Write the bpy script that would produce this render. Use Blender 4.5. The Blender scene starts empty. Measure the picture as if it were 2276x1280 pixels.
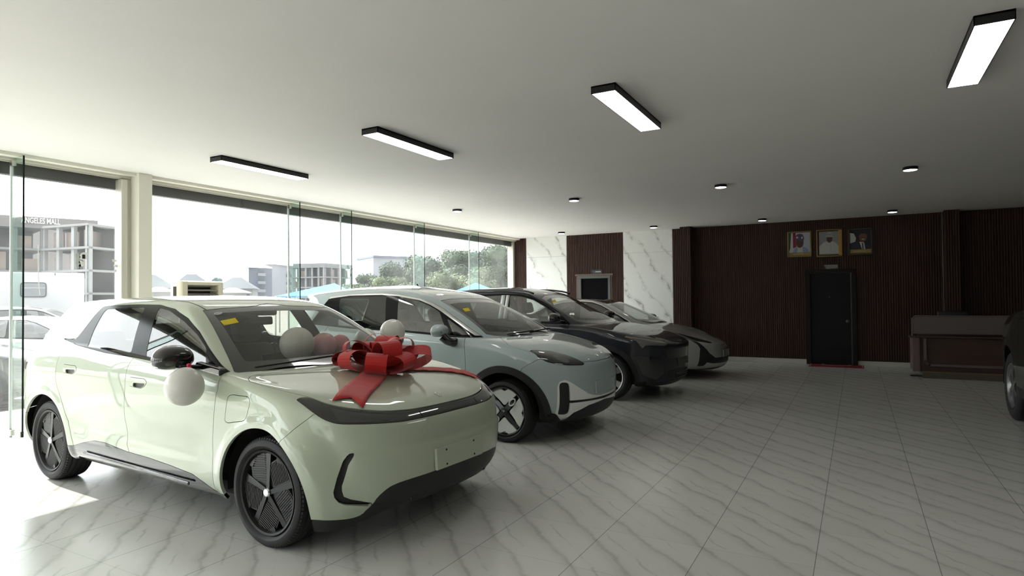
import bpy, bmesh, math, random
import numpy as np
from mathutils import Vector, Matrix, Euler, noise
random.seed(7); rng = np.random.default_rng(7)
SC = bpy.context.scene
COL = SC.collection
PI = math.pi

# ---------------------------------------------------------------- materials
MATS = {}
def mat(name, col=(.5, .5, .5), rough=.5, metal=0., coat=0., coat_r=.03, emit=None, es=1., spec=.5, sheen=0., trans=0., ior=1.45, alpha=1.):
    if name in MATS: return MATS[name]
    m = bpy.data.materials.new(name); m.use_nodes = True
    b = m.node_tree.nodes['Principled BSDF']
    b.inputs['Base Color'].default_value = (*col, 1)
    b.inputs['Roughness'].default_value = rough
    b.inputs['Metallic'].default_value = metal
    b.inputs['Coat Weight'].default_value = coat
    b.inputs['Coat Roughness'].default_value = coat_r
    b.inputs['Specular IOR Level'].default_value = spec
    b.inputs['IOR'].default_value = ior
    b.inputs['Transmission Weight'].default_value = trans
    b.inputs['Sheen Weight'].default_value = sheen
    if emit:
        b.inputs['Emission Color'].default_value = (*emit, 1); b.inputs['Emission Strength'].default_value = es
    m.diffuse_color = (*col, 1)
    MATS[name] = m
    return m

def nodes(name):
    m = bpy.data.materials.new(name); m.use_nodes = True
    MATS[name] = m
    nt = m.node_tree
    return m, nt, nt.nodes, nt.links, nt.nodes['Principled BSDF']

def nd(nt, t, **kw):
    n = nt.nodes.new(t)
    for k, v in kw.items():
        if k in n.inputs: n.inputs[k].default_value = v
        else: setattr(n, k, v)
    return n

def thin_glass(name, tint=(1, 1, 1), ior=1.5, rough=0.0, refl=1.0):
    """a sheet of glass: Fresnel mirror over tinted see-through"""
    if name in MATS: return MATS[name]
    m = bpy.data.materials.new(name); m.use_nodes = True; MATS[name] = m
    nt = m.node_tree; nt.nodes.clear()
    out = nd(nt, 'ShaderNodeOutputMaterial'); mix = nd(nt, 'ShaderNodeMixShader')
    tr = nd(nt, 'ShaderNodeBsdfTransparent'); gl = nd(nt, 'ShaderNodeBsdfGlossy')
    fr = nd(nt, 'ShaderNodeFresnel'); ge = nd(nt, 'ShaderNodeNewGeometry')
    # same reflectance seen from either face of the sheet
    mp = nd(nt, 'ShaderNodeMapRange'); mp.inputs['To Min'].default_value = ior; mp.inputs['To Max'].default_value = 1 / ior
    nt.links.new(ge.outputs['Backfacing'], mp.inputs['Value'])
    nt.links.new(mp.outputs[0], fr.inputs['IOR'])
    ml = nd(nt, 'ShaderNodeMath', operation='MULTIPLY'); ml.inputs[1].default_value = refl; ml.use_clamp = True
    nt.links.new(fr.outputs[0], ml.inputs[0])
    tr.inputs['Color'].default_value = (*tint, 1); gl.inputs['Roughness'].default_value = rough
    nt.links.new(ml.outputs[0], mix.inputs[0]); nt.links.new(tr.outputs[0], mix.inputs[1]); nt.links.new(gl.outputs[0], mix.inputs[2])
    nt.links.new(mix.outputs[0], out.inputs['Surface'])
    m.diffuse_color = (*tint, .3)
    return m

# ---------------------------------------------------------------- objects
def empty(name, loc=(0, 0, 0), rz=0., parent=None):
    o = bpy.data.objects.new(name, None); COL.objects.link(o)
    o.location = loc; o.rotation_euler = (0, 0, rz); o.empty_display_size = .1
    if parent: o.parent = parent
    return o

def tag(o, label=None, cat=None, group=None, kind=None):
    if label: o['label'] = label
    if cat: o['category'] = cat
    if group: o['group'] = group
    if kind: o['kind'] = kind
    return o

def thing(name, label, cat, loc=(0, 0, 0), rz=0., group=None):
    return tag(empty(name, loc, rz), label, cat, group)

def link(name, me, mats, parent=None, loc=None, rot=None):
    o = bpy.data.objects.new(name, me); COL.objects.link(o)
    for m in (mats if isinstance(mats, (list, tuple)) else [mats]):
        me.materials.append(m)
    if parent: o.parent = parent
    if loc is not None: o.location = loc
    if rot is not None: o.rotation_euler = rot
    return o

class MB:
    """collects shapes and links them as ONE mesh object"""
    def __init__(s): s.bm = bmesh.new(); s.sm = []
    def _new(s, fn):
        n0 = len(s.bm.verts); fn(); s.bm.verts.ensure_lookup_table()
        return s.bm.verts[n0:]
    def box(s, a, b, bev=0., seg=2, mi=0):
        bm = bmesh.new()
        bmesh.ops.create_cube(bm, size=1)
        a, b = Vector(a), Vector(b); c = (a + b) / 2; d = b - a
        for v in bm.verts: v.co = Vector((v.co.x * d.x, v.co.y * d.y, v.co.z * d.z)) + c
        if bev > 0: bmesh.ops.bevel(bm, geom=bm.edges[:], offset=bev, segments=seg, profile=.5, affect='EDGES')
        s.merge(bm, None, mi); return s
    def merge(s, bm, M=None, mi=0, smooth=False):
        if M is not None: bmesh.ops.transform(bm, matrix=M, verts=bm.verts[:])
        vm = {}
        for v in bm.verts: vm[v] = s.bm.verts.new(v.co)
        for f in bm.faces:
            try:
                g = s.bm.faces.new([vm[v] for v in f.verts]); g.material_index = mi; g.smooth = smooth or f.smooth
            except ValueError: pass
        bm.free(); return s
    def obox(s, c, size, R=None, bev=0., seg=2, mi=0):
        """box by centre, size and rotation matrix"""
        bm = bmesh.new(); bmesh.ops.create_cube(bm, size=1)
        for v in bm.verts: v.co = Vector((v.co.x * size[0], v.co.y * size[1], v.co.z * size[2]))
        if bev > 0: bmesh.ops.bevel(bm, geom=bm.edges[:], offset=bev, segments=seg, profile=.5, affect='EDGES')
        M = Matrix.Translation(Vector(c)) @ (R.to_4x4() if R is not None else Matrix.Identity(4))
        s.merge(bm, M, mi); return s
    def faces(s, V, F, mi=0, smooth=False):
        vs = [s.bm.verts.new(Vector(v)) for v in V]
        for f in F:
            try:
                g = s.bm.faces.new([vs[i] for i in f]); g.material_index = mi; g.smooth = smooth
            except ValueError: pass
        return s
    def grid(s, G, cu=False, cv=False, mi=0, smooth=True):
        """G: rows x cols x 3"""
        R, Cn = len(G), len(G[0]); V = [p for r in G for p in r]; F = []
        for i in range(R if cv else R - 1):
            for j in range(Cn if cu else Cn - 1):
                F.append((i * Cn + j, i * Cn + (j + 1) % Cn, ((i + 1) % R) * Cn + (j + 1) % Cn, ((i + 1) % R) * Cn + j))
        return s.faces(V, F, mi, smooth)
    def lathe(s, prof, n=48, axis='z', M=None, mi=0, smooth=True, a0=0., a1=2 * PI):
        full = abs(a1 - a0 - 2 * PI) < 1e-6
        rows = []
        for r, h in prof:
            row = []
            for k in range(n if full else n + 1):
                a = a0 + (a1 - a0) * k / n; c, q = r * math.cos(a), r * math.sin(a)
                p = Vector((c, q, h)) if axis == 'z' else (Vector((c, h, q)) if axis == 'y' else Vector((h, c, q)))
                row.append(M @ p if M is not None else p)
            rows.append(row)
        return s.grid(rows, cu=full, mi=mi, smooth=smooth)
    def cyl(s, a, b, r, n=16, r2=None, cap=True, mi=0, smooth=True):
        a, b = Vector(a), Vector(b); d = (b - a).normalized(); r2 = r if r2 is None else r2
        u = d.orthogonal().normalized(); v = d.cross(u)
        A = [a + (u * math.cos(t) + v * math.sin(t)) * r for t in [2 * PI * k / n for k in range(n)]]
        B = [b + (u * math.cos(t) + v * math.sin(t)) * r2 for t in [2 * PI * k / n for k in range(n)]]
        s.grid([A, B], cu=True, mi=mi, smooth=smooth)
        if cap: s.faces(A, [tuple(reversed(range(n)))], mi); s.faces(B, [tuple(range(n))], mi)
        return s
    def tube(s, P, r, n=8, mi=0, closed=False, cap=True):
        P = [Vector(p) for p in P]; rows = []; m = len(P)
        u = None
        for i, p in enumerate(P):
            if closed: t = (P[(i + 1) % m] - P[i - 1]).normalized()
            else: t = (P[min(i + 1, m - 1)] - P[max(i - 1, 0)]).normalized()
            u = t.orthogonal().normalized() if u is None else (u - t * u.dot(t)).normalized()
            v = t.cross(u); rr = r[i] if isinstance(r, (list, tuple)) else r
            rows.append([p + (u * math.cos(a) + v * math.sin(a)) * rr for a in [2 * PI * k / n for k in range(n)]])
        s.grid(rows, cu=True, cv=closed, mi=mi)
        if cap and not closed: s.faces(rows[0], [tuple(reversed(range(n)))], mi); s.faces(rows[-1], [tuple(range(n))], mi)
        return s
    def prism(s, P2, h0, h1, axis='z', M=None, mi=0, bev=0.):
        """extruded outline; axis = extrusion axis; P2 in the other two axes (xy | xz | yz)"""
        def p3(p, h):
            q = Vector((p[0], p[1], h)) if axis == 'z' else (Vector((p[0], h, p[1])) if axis == 'y' else Vector((h, p[0], p[1])))
            return M @ q if M is not None else q
        bm = bmesh.new(); n = len(P2)
        A = [bm.verts.new(p3(p, h0)) for p in P2]; B = [bm.verts.new(p3(p, h1)) for p in P2]
        bm.faces.new(A); bm.faces.new(B)
        for i in range(n): bm.faces.new((A[i], A[(i + 1) % n], B[(i + 1) % n], B[i]))
        bmesh.ops.recalc_face_normals(bm, faces=bm.faces[:])
        if bev > 0: bmesh.ops.bevel(bm, geom=bm.edges[:], offset=bev, segments=2, profile=.5, affect='EDGES')
        s.merge(bm, None, mi); return s
    def sphere(s, c, r, sc=(1, 1, 1), n=24, m=16, mi=0, R=None):
        bm = bmesh.new(); bmesh.ops.create_uvsphere(bm, u_segments=n, v_segments=m, radius=1)
        for f in bm.faces: f.smooth = True
        M = Matrix.Translation(Vector(c)) @ (R.to_4x4() if R is not None else Matrix.Identity(4)) @ Matrix.Diagonal((r * sc[0], r * sc[1], r * sc[2], 1))
        return s.merge(bm, M, mi)
    def build(s, name, mats, parent=None, loc=None, rot=None, recalc=True, smooth=None, weld=1e-5):
        if weld: bmesh.ops.remove_doubles(s.bm, verts=s.bm.verts[:], dist=weld)
        if recalc: bmesh.ops.recalc_face_normals(s.bm, faces=s.bm.faces[:])
        if smooth is not None:
            for f in s.bm.faces: f.smooth = True
            for e in s.bm.edges:
                if len(e.link_faces) == 2 and e.calc_face_angle(0) > smooth: e.smooth = False
        me = bpy.data.meshes.new(name); s.bm.to_mesh(me); s.bm.free()
        return link(name, me, mats, parent, loc, rot)

def children(o): return [c for c in bpy.data.objects if c.parent == o]
def copy_tree(o, parent=None):
    kids = {}
    for c in bpy.data.objects:
        if c.parent is not None: kids.setdefault(c.parent, []).append(c)
    def rec(q, par):
        c = q.copy(); COL.objects.link(c); c.parent = par
        for k in kids.get(q, []): rec(k, c)
        return c
    return rec(o, parent)

def text_mesh(s, size, depth=.004, font_bold=False):
    """lettering as a mesh (the built-in font), centred, in the xy plane"""
    cu = bpy.data.curves.new('txt', 'FONT'); cu.body = s; cu.size = size; cu.extrude = depth / 2
    cu.align_x = 'CENTER'; cu.align_y = 'CENTER'; cu.resolution_u = 3
    if font_bold: cu.offset = size * .02
    o = bpy.data.objects.new('txt', cu); COL.objects.link(o)
    dg = bpy.context.evaluated_depsgraph_get(); dg.update()
    me = bpy.data.meshes.new_from_object(o.evaluated_get(dg))
    bpy.data.objects.remove(o); bpy.data.curves.remove(cu)
    me.materials.clear()
    return me
# ---------------------------------------------------------------- numeric surface library
def pchip(xk, yk, x):
    xk = np.asarray(xk, float); yk = np.asarray(yk, float)
    if xk[0] > xk[-1]: xk = xk[::-1]; yk = yk[::-1]
    h = np.diff(xk); d = (np.diff(yk.T) / h).T if yk.ndim == 1 else np.diff(yk, axis=0) / h[:, None]
    n = len(xk)
    if n == 2:
        t = (np.clip(x, xk[0], xk[-1]) - xk[0]) / h[0]
        return yk[0] + (yk[1] - yk[0]) * t
    m = np.zeros_like(yk)
    for i in range(1, n - 1):
        w1 = 2 * h[i] + h[i - 1]; w2 = h[i] + 2 * h[i - 1]
        a, b = d[i - 1], d[i]
        m[i] = 0 if a * b <= 0 else (w1 + w2) / (w1 / a + w2 / b)
    m[0] = d[0]; m[-1] = d[-1]
    x = np.clip(x, xk[0], xk[-1])
    i = np.clip(np.searchsorted(xk, x, side='right') - 1, 0, n - 2)
    t = (x - xk[i]) / h[i]
    t2, t3 = t * t, t * t * t
    return ((2*t3 - 3*t2 + 1) * yk[i] + (t3 - 2*t2 + t) * h[i] * m[i] + (-2*t3 + 3*t2) * yk[i + 1] + (t3 - t2) * h[i] * m[i + 1])

def smooth(e0, e1, x):
    t = np.clip((x - e0) / (e1 - e0), 0, 1)
    return t * t * (3 - 2 * t)

def resample(P, n):
    P = np.asarray(P, float)
    s = np.r_[0, np.cumsum(np.linalg.norm(np.diff(P, axis=0), axis=1))]
    q = np.linspace(0, s[-1], n)
    return np.stack([np.interp(q, s, P[:, k]) for k in range(P.shape[1])], 1)

def loop_curve(L, nr_, ns_, nf_):
    """one waterline of a car body, rear centre -> right side -> front centre"""
    xf, xr, W = L['xf'], L['xr'], L['W']
    cf, cr, ef, er = L.get('cf', .8), L.get('cr', .6), L.get('ef', 2.5), L.get('er', 2.8)
    th = np.linspace(0, np.pi / 2, 240)
    fr = np.stack([xf - cf + cf * np.abs(np.cos(th)) ** (2 / ef), -W * np.abs(np.sin(th)) ** (2 / ef)], 1)
    re = np.stack([xr + cr - cr * np.abs(np.cos(th)) ** (2 / er), -W * np.abs(np.sin(th)) ** (2 / er)], 1)
    side = np.linspace(re[-1], fr[-1], 60)
    a = resample(re, nr_); b = resample(side, ns_); c = resample(fr[::-1], nf_)
    P = np.concatenate([a, b[1:], c[1:]])
    if 'wx' in L:
        k = pchip([q[0] for q in L['wx']], [q[1] for q in L['wx']], P[:, 0])
        P[:, 1] *= k
    z = pchip([q[0] for q in L['z']], [q[1] for q in L['z']], P[:, 0])
    if 'zy' in L:      # front edge height changes towards the corners
        z = z + L['zy'] * (np.abs(P[:, 1]) / W) ** 2 * smooth(xf - cf, xf, P[:, 0])
    return np.column_stack([P, z])

def bspl(P, n_per, closed=False, ms=None):
    """cubic B-spline through rows of P (K, M, 3); end rows tripled"""
    P = np.concatenate([P[:1], P[:1], P, P[-1:], P[-1:]])
    out = []
    K = len(P)
    for i in range(K - 3):
        n = n_per
        for t in np.arange(n) / n:
            b0 = (1 - t) ** 3 / 6; b1 = (3 * t**3 - 6 * t**2 + 4) / 6
            b2 = (-3 * t**3 + 3 * t**2 + 3 * t + 1) / 6; b3 = t**3 / 6
            out.append(b0 * P[i] + b1 * P[i + 1] + b2 * P[i + 2] + b3 * P[i + 3])
    out.append(P[-1])
    return np.array(out)

class Surf:
    """triangle surface with per-vertex position, normal and attributes (arc distance from front centre, arc from rear centre)"""
    def __init__(s, V, N, A, T): s.V, s.N, s.A, s.T = V, N, A, T
    def sub(s, tm):
        T = s.T[tm]
        if len(T) == 0: return Surf(np.zeros((0, 3)), np.zeros((0, 3)), np.zeros((0, s.A.shape[1])), np.zeros((0, 3), int))
        used, inv = np.unique(T, return_inverse=True)
        return Surf(s.V[used], s.N[used], s.A[used], inv.reshape(-1, 3))
    def off(s, d): return Surf(s.V + s.N * np.asarray(d).reshape(-1, 1) if np.ndim(d) else s.V + s.N * d, s.N, s.A, s.T)
    def mirror(s):
        m = np.array([1, -1, 1]); return Surf(s.V * m, s.N * m, s.A, s.T[:, ::-1].copy())
    def join(s, o): return Surf(np.concatenate([s.V, o.V]), np.concatenate([s.N, o.N]), np.concatenate([s.A, o.A]), np.concatenate([s.T, o.T + len(s.V)]))

def split(S, f):
    """cut the surface along f = 0; returns (part with f < 0, part with f >= 0)"""
    T = S.T
    if len(T) == 0: return S, S
    f = np.where(np.abs(f) < 1e-7, 1e-7, f)
    neg = f < 0
    c = neg[T].sum(1)
    if (c == 0).all(): return S.sub(np.zeros(len(T), bool)), S
    if (c == 3).all(): return S, S.sub(np.zeros(len(T), bool))
    M = T[(c == 1) | (c == 2)]; cm = neg[M].sum(1)
    odd = np.where((cm == 1)[:, None], neg[M], ~neg[M])
    k = odd.argmax(1); r = np.arange(len(M))
    a, b, d = M[r, k], M[r, (k + 1) % 3], M[r, (k + 2) % 3]
    nv = len(S.V)
    E = np.concatenate([np.stack([a, b], 1), np.stack([a, d], 1)]); E.sort(1)
    key = E[:, 0].astype(np.int64) * nv + E[:, 1]
    uk, inv = np.unique(key, return_inverse=True)
    e0, e1 = (uk // nv).astype(int), (uk % nv).astype(int)
    t = (f[e0] / (f[e0] - f[e1]))[:, None]
    V = np.concatenate([S.V, S.V[e0] * (1 - t) + S.V[e1] * t])
    Nn = S.N[e0] * (1 - t) + S.N[e1] * t
    Nn /= np.linalg.norm(Nn, axis=1, keepdims=True) + 1e-12
    N = np.concatenate([S.N, Nn]); A = np.concatenate([S.A, S.A[e0] * (1 - t) + S.A[e1] * t])
    ab = nv + inv[:len(M)]; ad = nv + inv[len(M):]
    tip = np.stack([a, ab, ad], 1); q1 = np.stack([ab, b, d], 1); q2 = np.stack([ab, d, ad], 1)
    t1 = cm == 1
    TN = np.concatenate([T[c == 3], tip[t1], q1[~t1], q2[~t1]])
    TP = np.concatenate([T[c == 0], tip[~t1], q1[t1], q2[t1]])
    Z = Surf(V, N, A, TN); Y = Surf(V, N, A, TP)
    return Z.sub(np.ones(len(TN), bool)), Y.sub(np.ones(len(TP), bool))

def sdpoly(P, x, y):
    """signed distance to a polygon (negative inside)"""
    P = np.asarray(P, float); n = len(P)
    d = np.full(x.shape, 1e9); s = np.ones(x.shape)
    j = n - 1
    for i in range(n):
        ex, ey = P[j, 0] - P[i, 0], P[j, 1] - P[i, 1]
        wx, wy = x - P[i, 0], y - P[i, 1]
        t = np.clip((wx * ex + wy * ey) / (ex * ex + ey * ey + 1e-15), 0, 1)
        d = np.minimum(d, (wx - ex * t) ** 2 + (wy - ey * t) ** 2)
        c1 = y >= P[i, 1]; c2 = y < P[j, 1]; c3 = ex * wy > ey * wx
        s = np.where((c1 & c2 & c3) | (~c1 & ~c2 & ~c3), -s, s)
        j = i
    return s * np.sqrt(d)

def rpoly(P, x, y, r=0.0):
    """polygon with rounded corners (shrink then grow)"""
    if r <= 0: return sdpoly(P, x, y)
    P = np.asarray(P, float)
    return sdpoly(roundc(P, r), x, y)

def roundc(P, r, n=5):
    P = np.asarray(P, float); out = []; m = len(P)
    for i in range(m):
        p, a, b = P[i], P[i - 1], P[(i + 1) % m]
        u = a - p; v = b - p; lu, lv = np.linalg.norm(u), np.linalg.norm(v); u, v = u / lu, v / lv
        k = min(r, lu * .45, lv * .45)
        for t in np.linspace(0, 1, n):
            q0 = p + u * k * (1 - t); q1 = p + v * k * t
            out.append(q0 * (1 - t) + q1 * t)
    return np.array(out)

def body_surface(loops, nr=50, ns=130, nf=80, per=8, disp=None, usm=3, vsm=1):
    C = np.array([loop_curve(L, nr, ns, nf) for L in loops])
    mult = []
    for L, c in zip(loops, C):
        mult += [c] * L.get('m', 1)
    G = bspl(np.array(mult), per)
    # close at the spine
    for _ in range(usm):
        Q = G.copy(); Q[:, 1:-1] = (G[:, :-2] + 2 * G[:, 1:-1] + G[:, 2:]) / 4; G = Q
    for _ in range(vsm):
        Q = G.copy(); Q[1:-1] = (G[:-2] + 2 * G[1:-1] + G[2:]) / 4; G = Q
    G[:, 0, 1] = 0; G[:, -1, 1] = 0
    def normals(G):
        e = G.copy(); e = np.concatenate([e[:, 1:2] * [1, -1, 1], e, e[:, -2:-1] * [1, -1, 1]], 1)
        du = e[:, 2:] - e[:, :-2]
        dv = np.gradient(G, axis=0)
        N = np.cross(du, dv)
        l = np.linalg.norm(N, axis=2, keepdims=True)
        N = np.where(l > 1e-9, N / np.maximum(l, 1e-12), [0, 0, 1.])
        N[-1] = N[-2]
        return N
    N = normals(G)
    if disp is not None:
        G = G + N * disp(G[..., 0], G[..., 1], G[..., 2], N)[..., None]
        N = normals(G)
    N[:, 0, 1] = 0; N[:, -1, 1] = 0
    N /= np.linalg.norm(N, axis=2, keepdims=True) + 1e-12
    d = np.linalg.norm(np.diff(G, axis=1), axis=2)
    ar = np.concatenate([np.zeros((len(G), 1)), np.cumsum(d, 1)], 1)
    af = ar[:, -1:] - ar
    vv = np.repeat(np.linspace(0, 1, len(G))[:, None], G.shape[1], 1)
    A = np.stack([af, ar, vv], 2)
    nv, nu = G.shape[:2]
    idx = np.arange(nv * nu).reshape(nv, nu)
    a, b, c, e = idx[:-1, :-1].ravel(), idx[:-1, 1:].ravel(), idx[1:, 1:].ravel(), idx[1:, :-1].ravel()
    T = np.concatenate([np.stack([a, b, c], 1), np.stack([a, c, e], 1)])
    V = G.reshape(-1, 3)
    ar_ = np.linalg.norm(np.cross(V[T[:, 1]] - V[T[:, 0]], V[T[:, 2]] - V[T[:, 0]]), axis=1)
    T = T[ar_ > 1e-10]
    return Surf(V, N.reshape(-1, 3), A.reshape(-1, 3), T), G
# ---------------------------------------------------------------- the pale green crossover
def Z(*p): return list(p)
GREEN_LOOPS = [
 dict(xf=2.10, xr=-2.08, W=.87, cf=0.74, ef=2.8, cr=.55, z=Z((-2.1,.30),(-1.9,.24),(-1,.24),(1,.24),(1.6,.235),(2.10,.235)), zy=-.085),
 dict(xf=2.16, xr=-2.20, W=.90, cf=.82, ef=2.75, cr=.6, z=Z((-2.2,.36),(-1.9,.29),(-1,.275),(1,.275),(1.7,.25),(2.16,.23))),
 dict(xf=2.21, xr=-2.26, W=.925, cf=.84, ef=2.7, cr=.62, z=Z((-2.2,.45),(-1,.36),(1,.36),(1.7,.33),(2.2,.31))),
 dict(xf=2.235, xr=-2.28, W=.932, cf=.84, ef=2.7, cr=.62, z=Z((-2.2,.55),(-1,.50),(1,.49),(1.7,.45),(2.2,.42))),
 dict(xf=2.245, xr=-2.29, W=.93, cf=.84, ef=2.7, cr=.62, z=Z((-2.2,.66),(-1,.64),(1,.62),(1.7,.58),(2.2,.53))),
 dict(xf=2.24, xr=-2.295, W=.93, cf=.84, ef=2.75, cr=.62, z=Z((-2.2,.77),(-1,.77),(1,.745),(1.7,.69),(2.2,.63))),
 dict(xf=2.225, xr=-2.295, W=.932, cf=.84, ef=2.8, cr=.62, z=Z((-2.2,.88),(-1,.89),(1,.85),(1.7,.79),(2.2,.71))),
 dict(xf=2.195, xr=-2.28, W=.926, cf=0.84, ef=2.85, cr=.62, z=Z((-2.2,.97),(-1,.985),(.2,.96),(1,.93),(1.7,.865),(2.15,.775))),
 dict(xf=2.14, xr=-2.25, W=.91, cf=0.88, ef=2.6, cr=.62, z=Z((-2.2,1.03),(-1,1.06),(.2,1.02),(1,.985),(1.7,.91),(2.1,.825))),
 dict(xf=2.05, xr=-2.22, W=.89, cf=.92, cr=.62, z=Z((-2.2,1.06),(-1.04,1.12),(.2,1.06),(1,1.01),(1.7,.935),(2.0,.86))),
 dict(xf=1.87, xr=-2.20, W=.875, cf=.85, cr=.62, z=Z((-2.2,1.08),(-1.04,1.15),(.2,1.075),(1,1.025),(1.7,.935),(1.85,.90))),
 dict(xf=1.55, xr=-2.18, W=.865, cf=.65, cr=.62, z=Z((-2.2,1.10),(-1.04,1.16),(.2,1.08),(1,1.03),(1.5,.965))),
 dict(xf=1.28, xr=-2.165, W=.858, cf=.45, cr=.62, z=Z((-2.2,1.12),(-1.04,1.165),(.2,1.085),(1,1.035),(1.28,1.005))),
 dict(xf=1.17, xr=-2.15, W=.85, cf=.34, cr=.62, m=2, z=Z((-2.2,1.14),(-1.04,1.175),(.2,1.09),(.95,1.04),(1.17,1.02))),
 dict(xf=1.00, xr=-2.12, W=.815, cf=.29, cr=.6, z=Z((-2.2,1.22),(-1.04,1.25),(.2,1.18),(.8,1.14),(1.0,1.115))),
 dict(xf=.77, xr=-2.08, W=.765, cf=.24, cr=.58, z=Z((-2.2,1.30),(-1.04,1.345),(.2,1.29),(.6,1.26),(.77,1.24))),
 dict(xf=.55, xr=-2.04, W=.715, cf=.20, cr=.56, z=Z((-2.1,1.37),(-1.04,1.43),(.0,1.40),(.4,1.375),(.55,1.355))),
 dict(xf=.38, xr=-2.0, W=.665, cf=.17, cr=.5, z=Z((-2.1,1.42),(-1.3,1.485),(-.4,1.485),(.2,1.45),(.4,1.435))),
 dict(xf=.28, xr=-1.94, W=.62, cf=.17, cr=.45, z=Z((-2.1,1.44),(-1.4,1.515),(-.4,1.518),(.1,1.49),(.3,1.475))),
 dict(xf=.10, xr=-1.80, W=.53, cf=.17, cr=.4, z=Z((-1.8,1.485),(-1.3,1.535),(-.4,1.542),(.1,1.52))),
 dict(xf=-.15, xr=-1.55, W=.35, cf=.2, cr=.3, z=Z((-1.6,1.525),(-1.1,1.55),(-.4,1.558),(-.1,1.55))),
 dict(xf=-.35, xr=-1.3, W=.001, cf=.2, cr=.3, z=Z((-1.3,1.545),(-.8,1.562),(-.35,1.56))),
]
WR = .335; WXF = 1.435; WXR = -1.445; WZ = .322
def arch_bump(x, z, cx, cz, r0, r1, h):
    d = np.hypot(x - cx, z - cz)
    return h * smooth(r1, r0, d)
def green_disp(x, y, z, N):
    d = arch_bump(x, z, WXF, WZ, .43, .50, .012) + arch_bump(x, z, WXR, WZ, .43, .50, .012)
    # concave lower doors
    k = np.exp(-((z - .52) / .13) ** 2) * smooth(-1.15, -.7, x) * smooth(1.1, .7, x)
    d = d - .030 * k * (np.abs(y) > .6)
    # flared front arch edge running into the bumper corner
    d = d + .060 * smooth(.62, .44, np.hypot(x - WXF, z - WZ)) * smooth(1.45, 1.80, x) * smooth(1.0, .8, z)
    # raised facet inside the front vents
    d = d + .012 * smooth(.625, .585, z) * smooth(.24, .32, z) * smooth(.80, .74, np.abs(y)) * smooth(1.7, 1.9, x)
    return d
# ---------------------------------------------------------------- the pale blue people carrier
BLUE_LOOPS = [
 dict(xf=2.05, xr=-2.05, W=.84, cf=.8, cr=.55, z=Z((-2.1,.30),(-1.9,.25),(-1,.24),(1,.24),(1.6,.22),(2.1,.20))),
 dict(xf=2.13, xr=-2.19, W=.905, cf=.86, cr=.6, z=Z((-2.2,.36),(-1.9,.29),(-1,.275),(1,.275),(1.7,.25),(2.16,.24))),
 dict(xf=2.17, xr=-2.25, W=.93, cf=.83, cr=.62, z=Z((-2.2,.45),(-1,.37),(1,.37),(1.7,.35),(2.2,.33))),
 dict(xf=2.185, xr=-2.27, W=.938, cf=.85, cr=.62, z=Z((-2.2,.56),(-1,.51),(1,.51),(1.7,.48),(2.2,.44))),
 dict(xf=2.19, xr=-2.28, W=.938, cf=.86, cr=.62, z=Z((-2.2,.68),(-1,.66),(1,.66),(1.7,.62),(2.2,.55))),
 dict(xf=2.19, xr=-2.28, W=.936, cf=.86, cr=.62, z=Z((-2.2,.80),(-1,.80),(1,.79),(1.7,.74),(2.2,.64))),
 dict(xf=2.18, xr=-2.27, W=.935, cf=.86, cr=.62, z=Z((-2.2,.91),(-1,.92),(1,.90),(1.7,.83),(2.2,.715))),
 dict(xf=2.165, xr=-2.25, W=.93, cf=.86, cr=.62, z=Z((-2.2,1.01),(-1,1.02),(.2,1.01),(1,.985),(1.7,.90),(2.15,.78))),
 dict(xf=2.135, xr=-2.23, W=.915, cf=.86, cr=.62, z=Z((-2.2,1.08),(-1,1.09),(.2,1.07),(1,1.035),(1.7,.935),(2.1,.835))),
 dict(xf=2.07, xr=-2.21, W=.898, cf=.92, cr=.62, z=Z((-2.2,1.12),(-1.04,1.125),(.2,1.10),(1,1.062),(1.7,.955),(2.0,.885))),
 dict(xf=1.9, xr=-2.20, W=.885, cf=.85, cr=.62, z=Z((-2.2,1.15),(-1.04,1.145),(.2,1.11),(1,1.07),(1.7,.965),(1.85,.935))),
 dict(xf=1.64, xr=-2.19, W=.878, cf=.70, cr=.62, z=Z((-2.2,1.17),(-1.04,1.155),(.2,1.118),(1,1.08),(1.6,1.005))),
 dict(xf=1.38, xr=-2.185, W=.87, cf=.50, cr=.62, z=Z((-2.2,1.19),(-1.04,1.162),(.2,1.124),(1,1.085),(1.38,1.048))),
 dict(xf=1.27, xr=-2.18, W=.862, cf=.38, cr=.62, m=2, z=Z((-2.2,1.21),(-1.04,1.17),(.2,1.13),(1.0,1.09),(1.25,1.068))),
 dict(xf=1.09, xr=-2.16, W=.83, cf=.32, cr=.6, z=Z((-2.2,1.28),(-1.04,1.255),(.2,1.225),(.85,1.19),(1.05,1.165))),
 dict(xf=.84, xr=-2.13, W=.785, cf=.27, cr=.58, z=Z((-2.2,1.37),(-1.04,1.36),(.2,1.345),(.6,1.31),(.82,1.285))),
 dict(xf=.57, xr=-2.10, W=.74, cf=.23, cr=.56, z=Z((-2.1,1.46),(-1.04,1.465),(.0,1.46),(.35,1.425),(.55,1.40))),
 dict(xf=.36, xr=-2.08, W=.695, cf=.20, cr=.5, z=Z((-2.1,1.53),(-1.3,1.545),(-.5,1.553),(.1,1.515),(.35,1.49))),
 dict(xf=.22, xr=-2.2, W=.65, cf=.18, cr=.45, z=Z((-2.1,1.575),(-1.4,1.60),(-.6,1.602),(.0,1.575),(.2,1.545))),
 dict(xf=.02, xr=-2.17, W=.55, cf=.18, cr=.4, z=Z((-2.1,1.60),(-1.3,1.645),(-.6,1.645),(0,1.605))),
 dict(xf=-.25, xr=-2.02, W=.36, cf=.2, cr=.3, z=Z((-2.0,1.62),(-1.1,1.68),(-.6,1.672),(-.25,1.655))),
 dict(xf=-.45, xr=-1.8, W=.001, cf=.2, cr=.3, z=Z((-1.8,1.64),(-.9,1.70),(-.45,1.693))),
]
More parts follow.
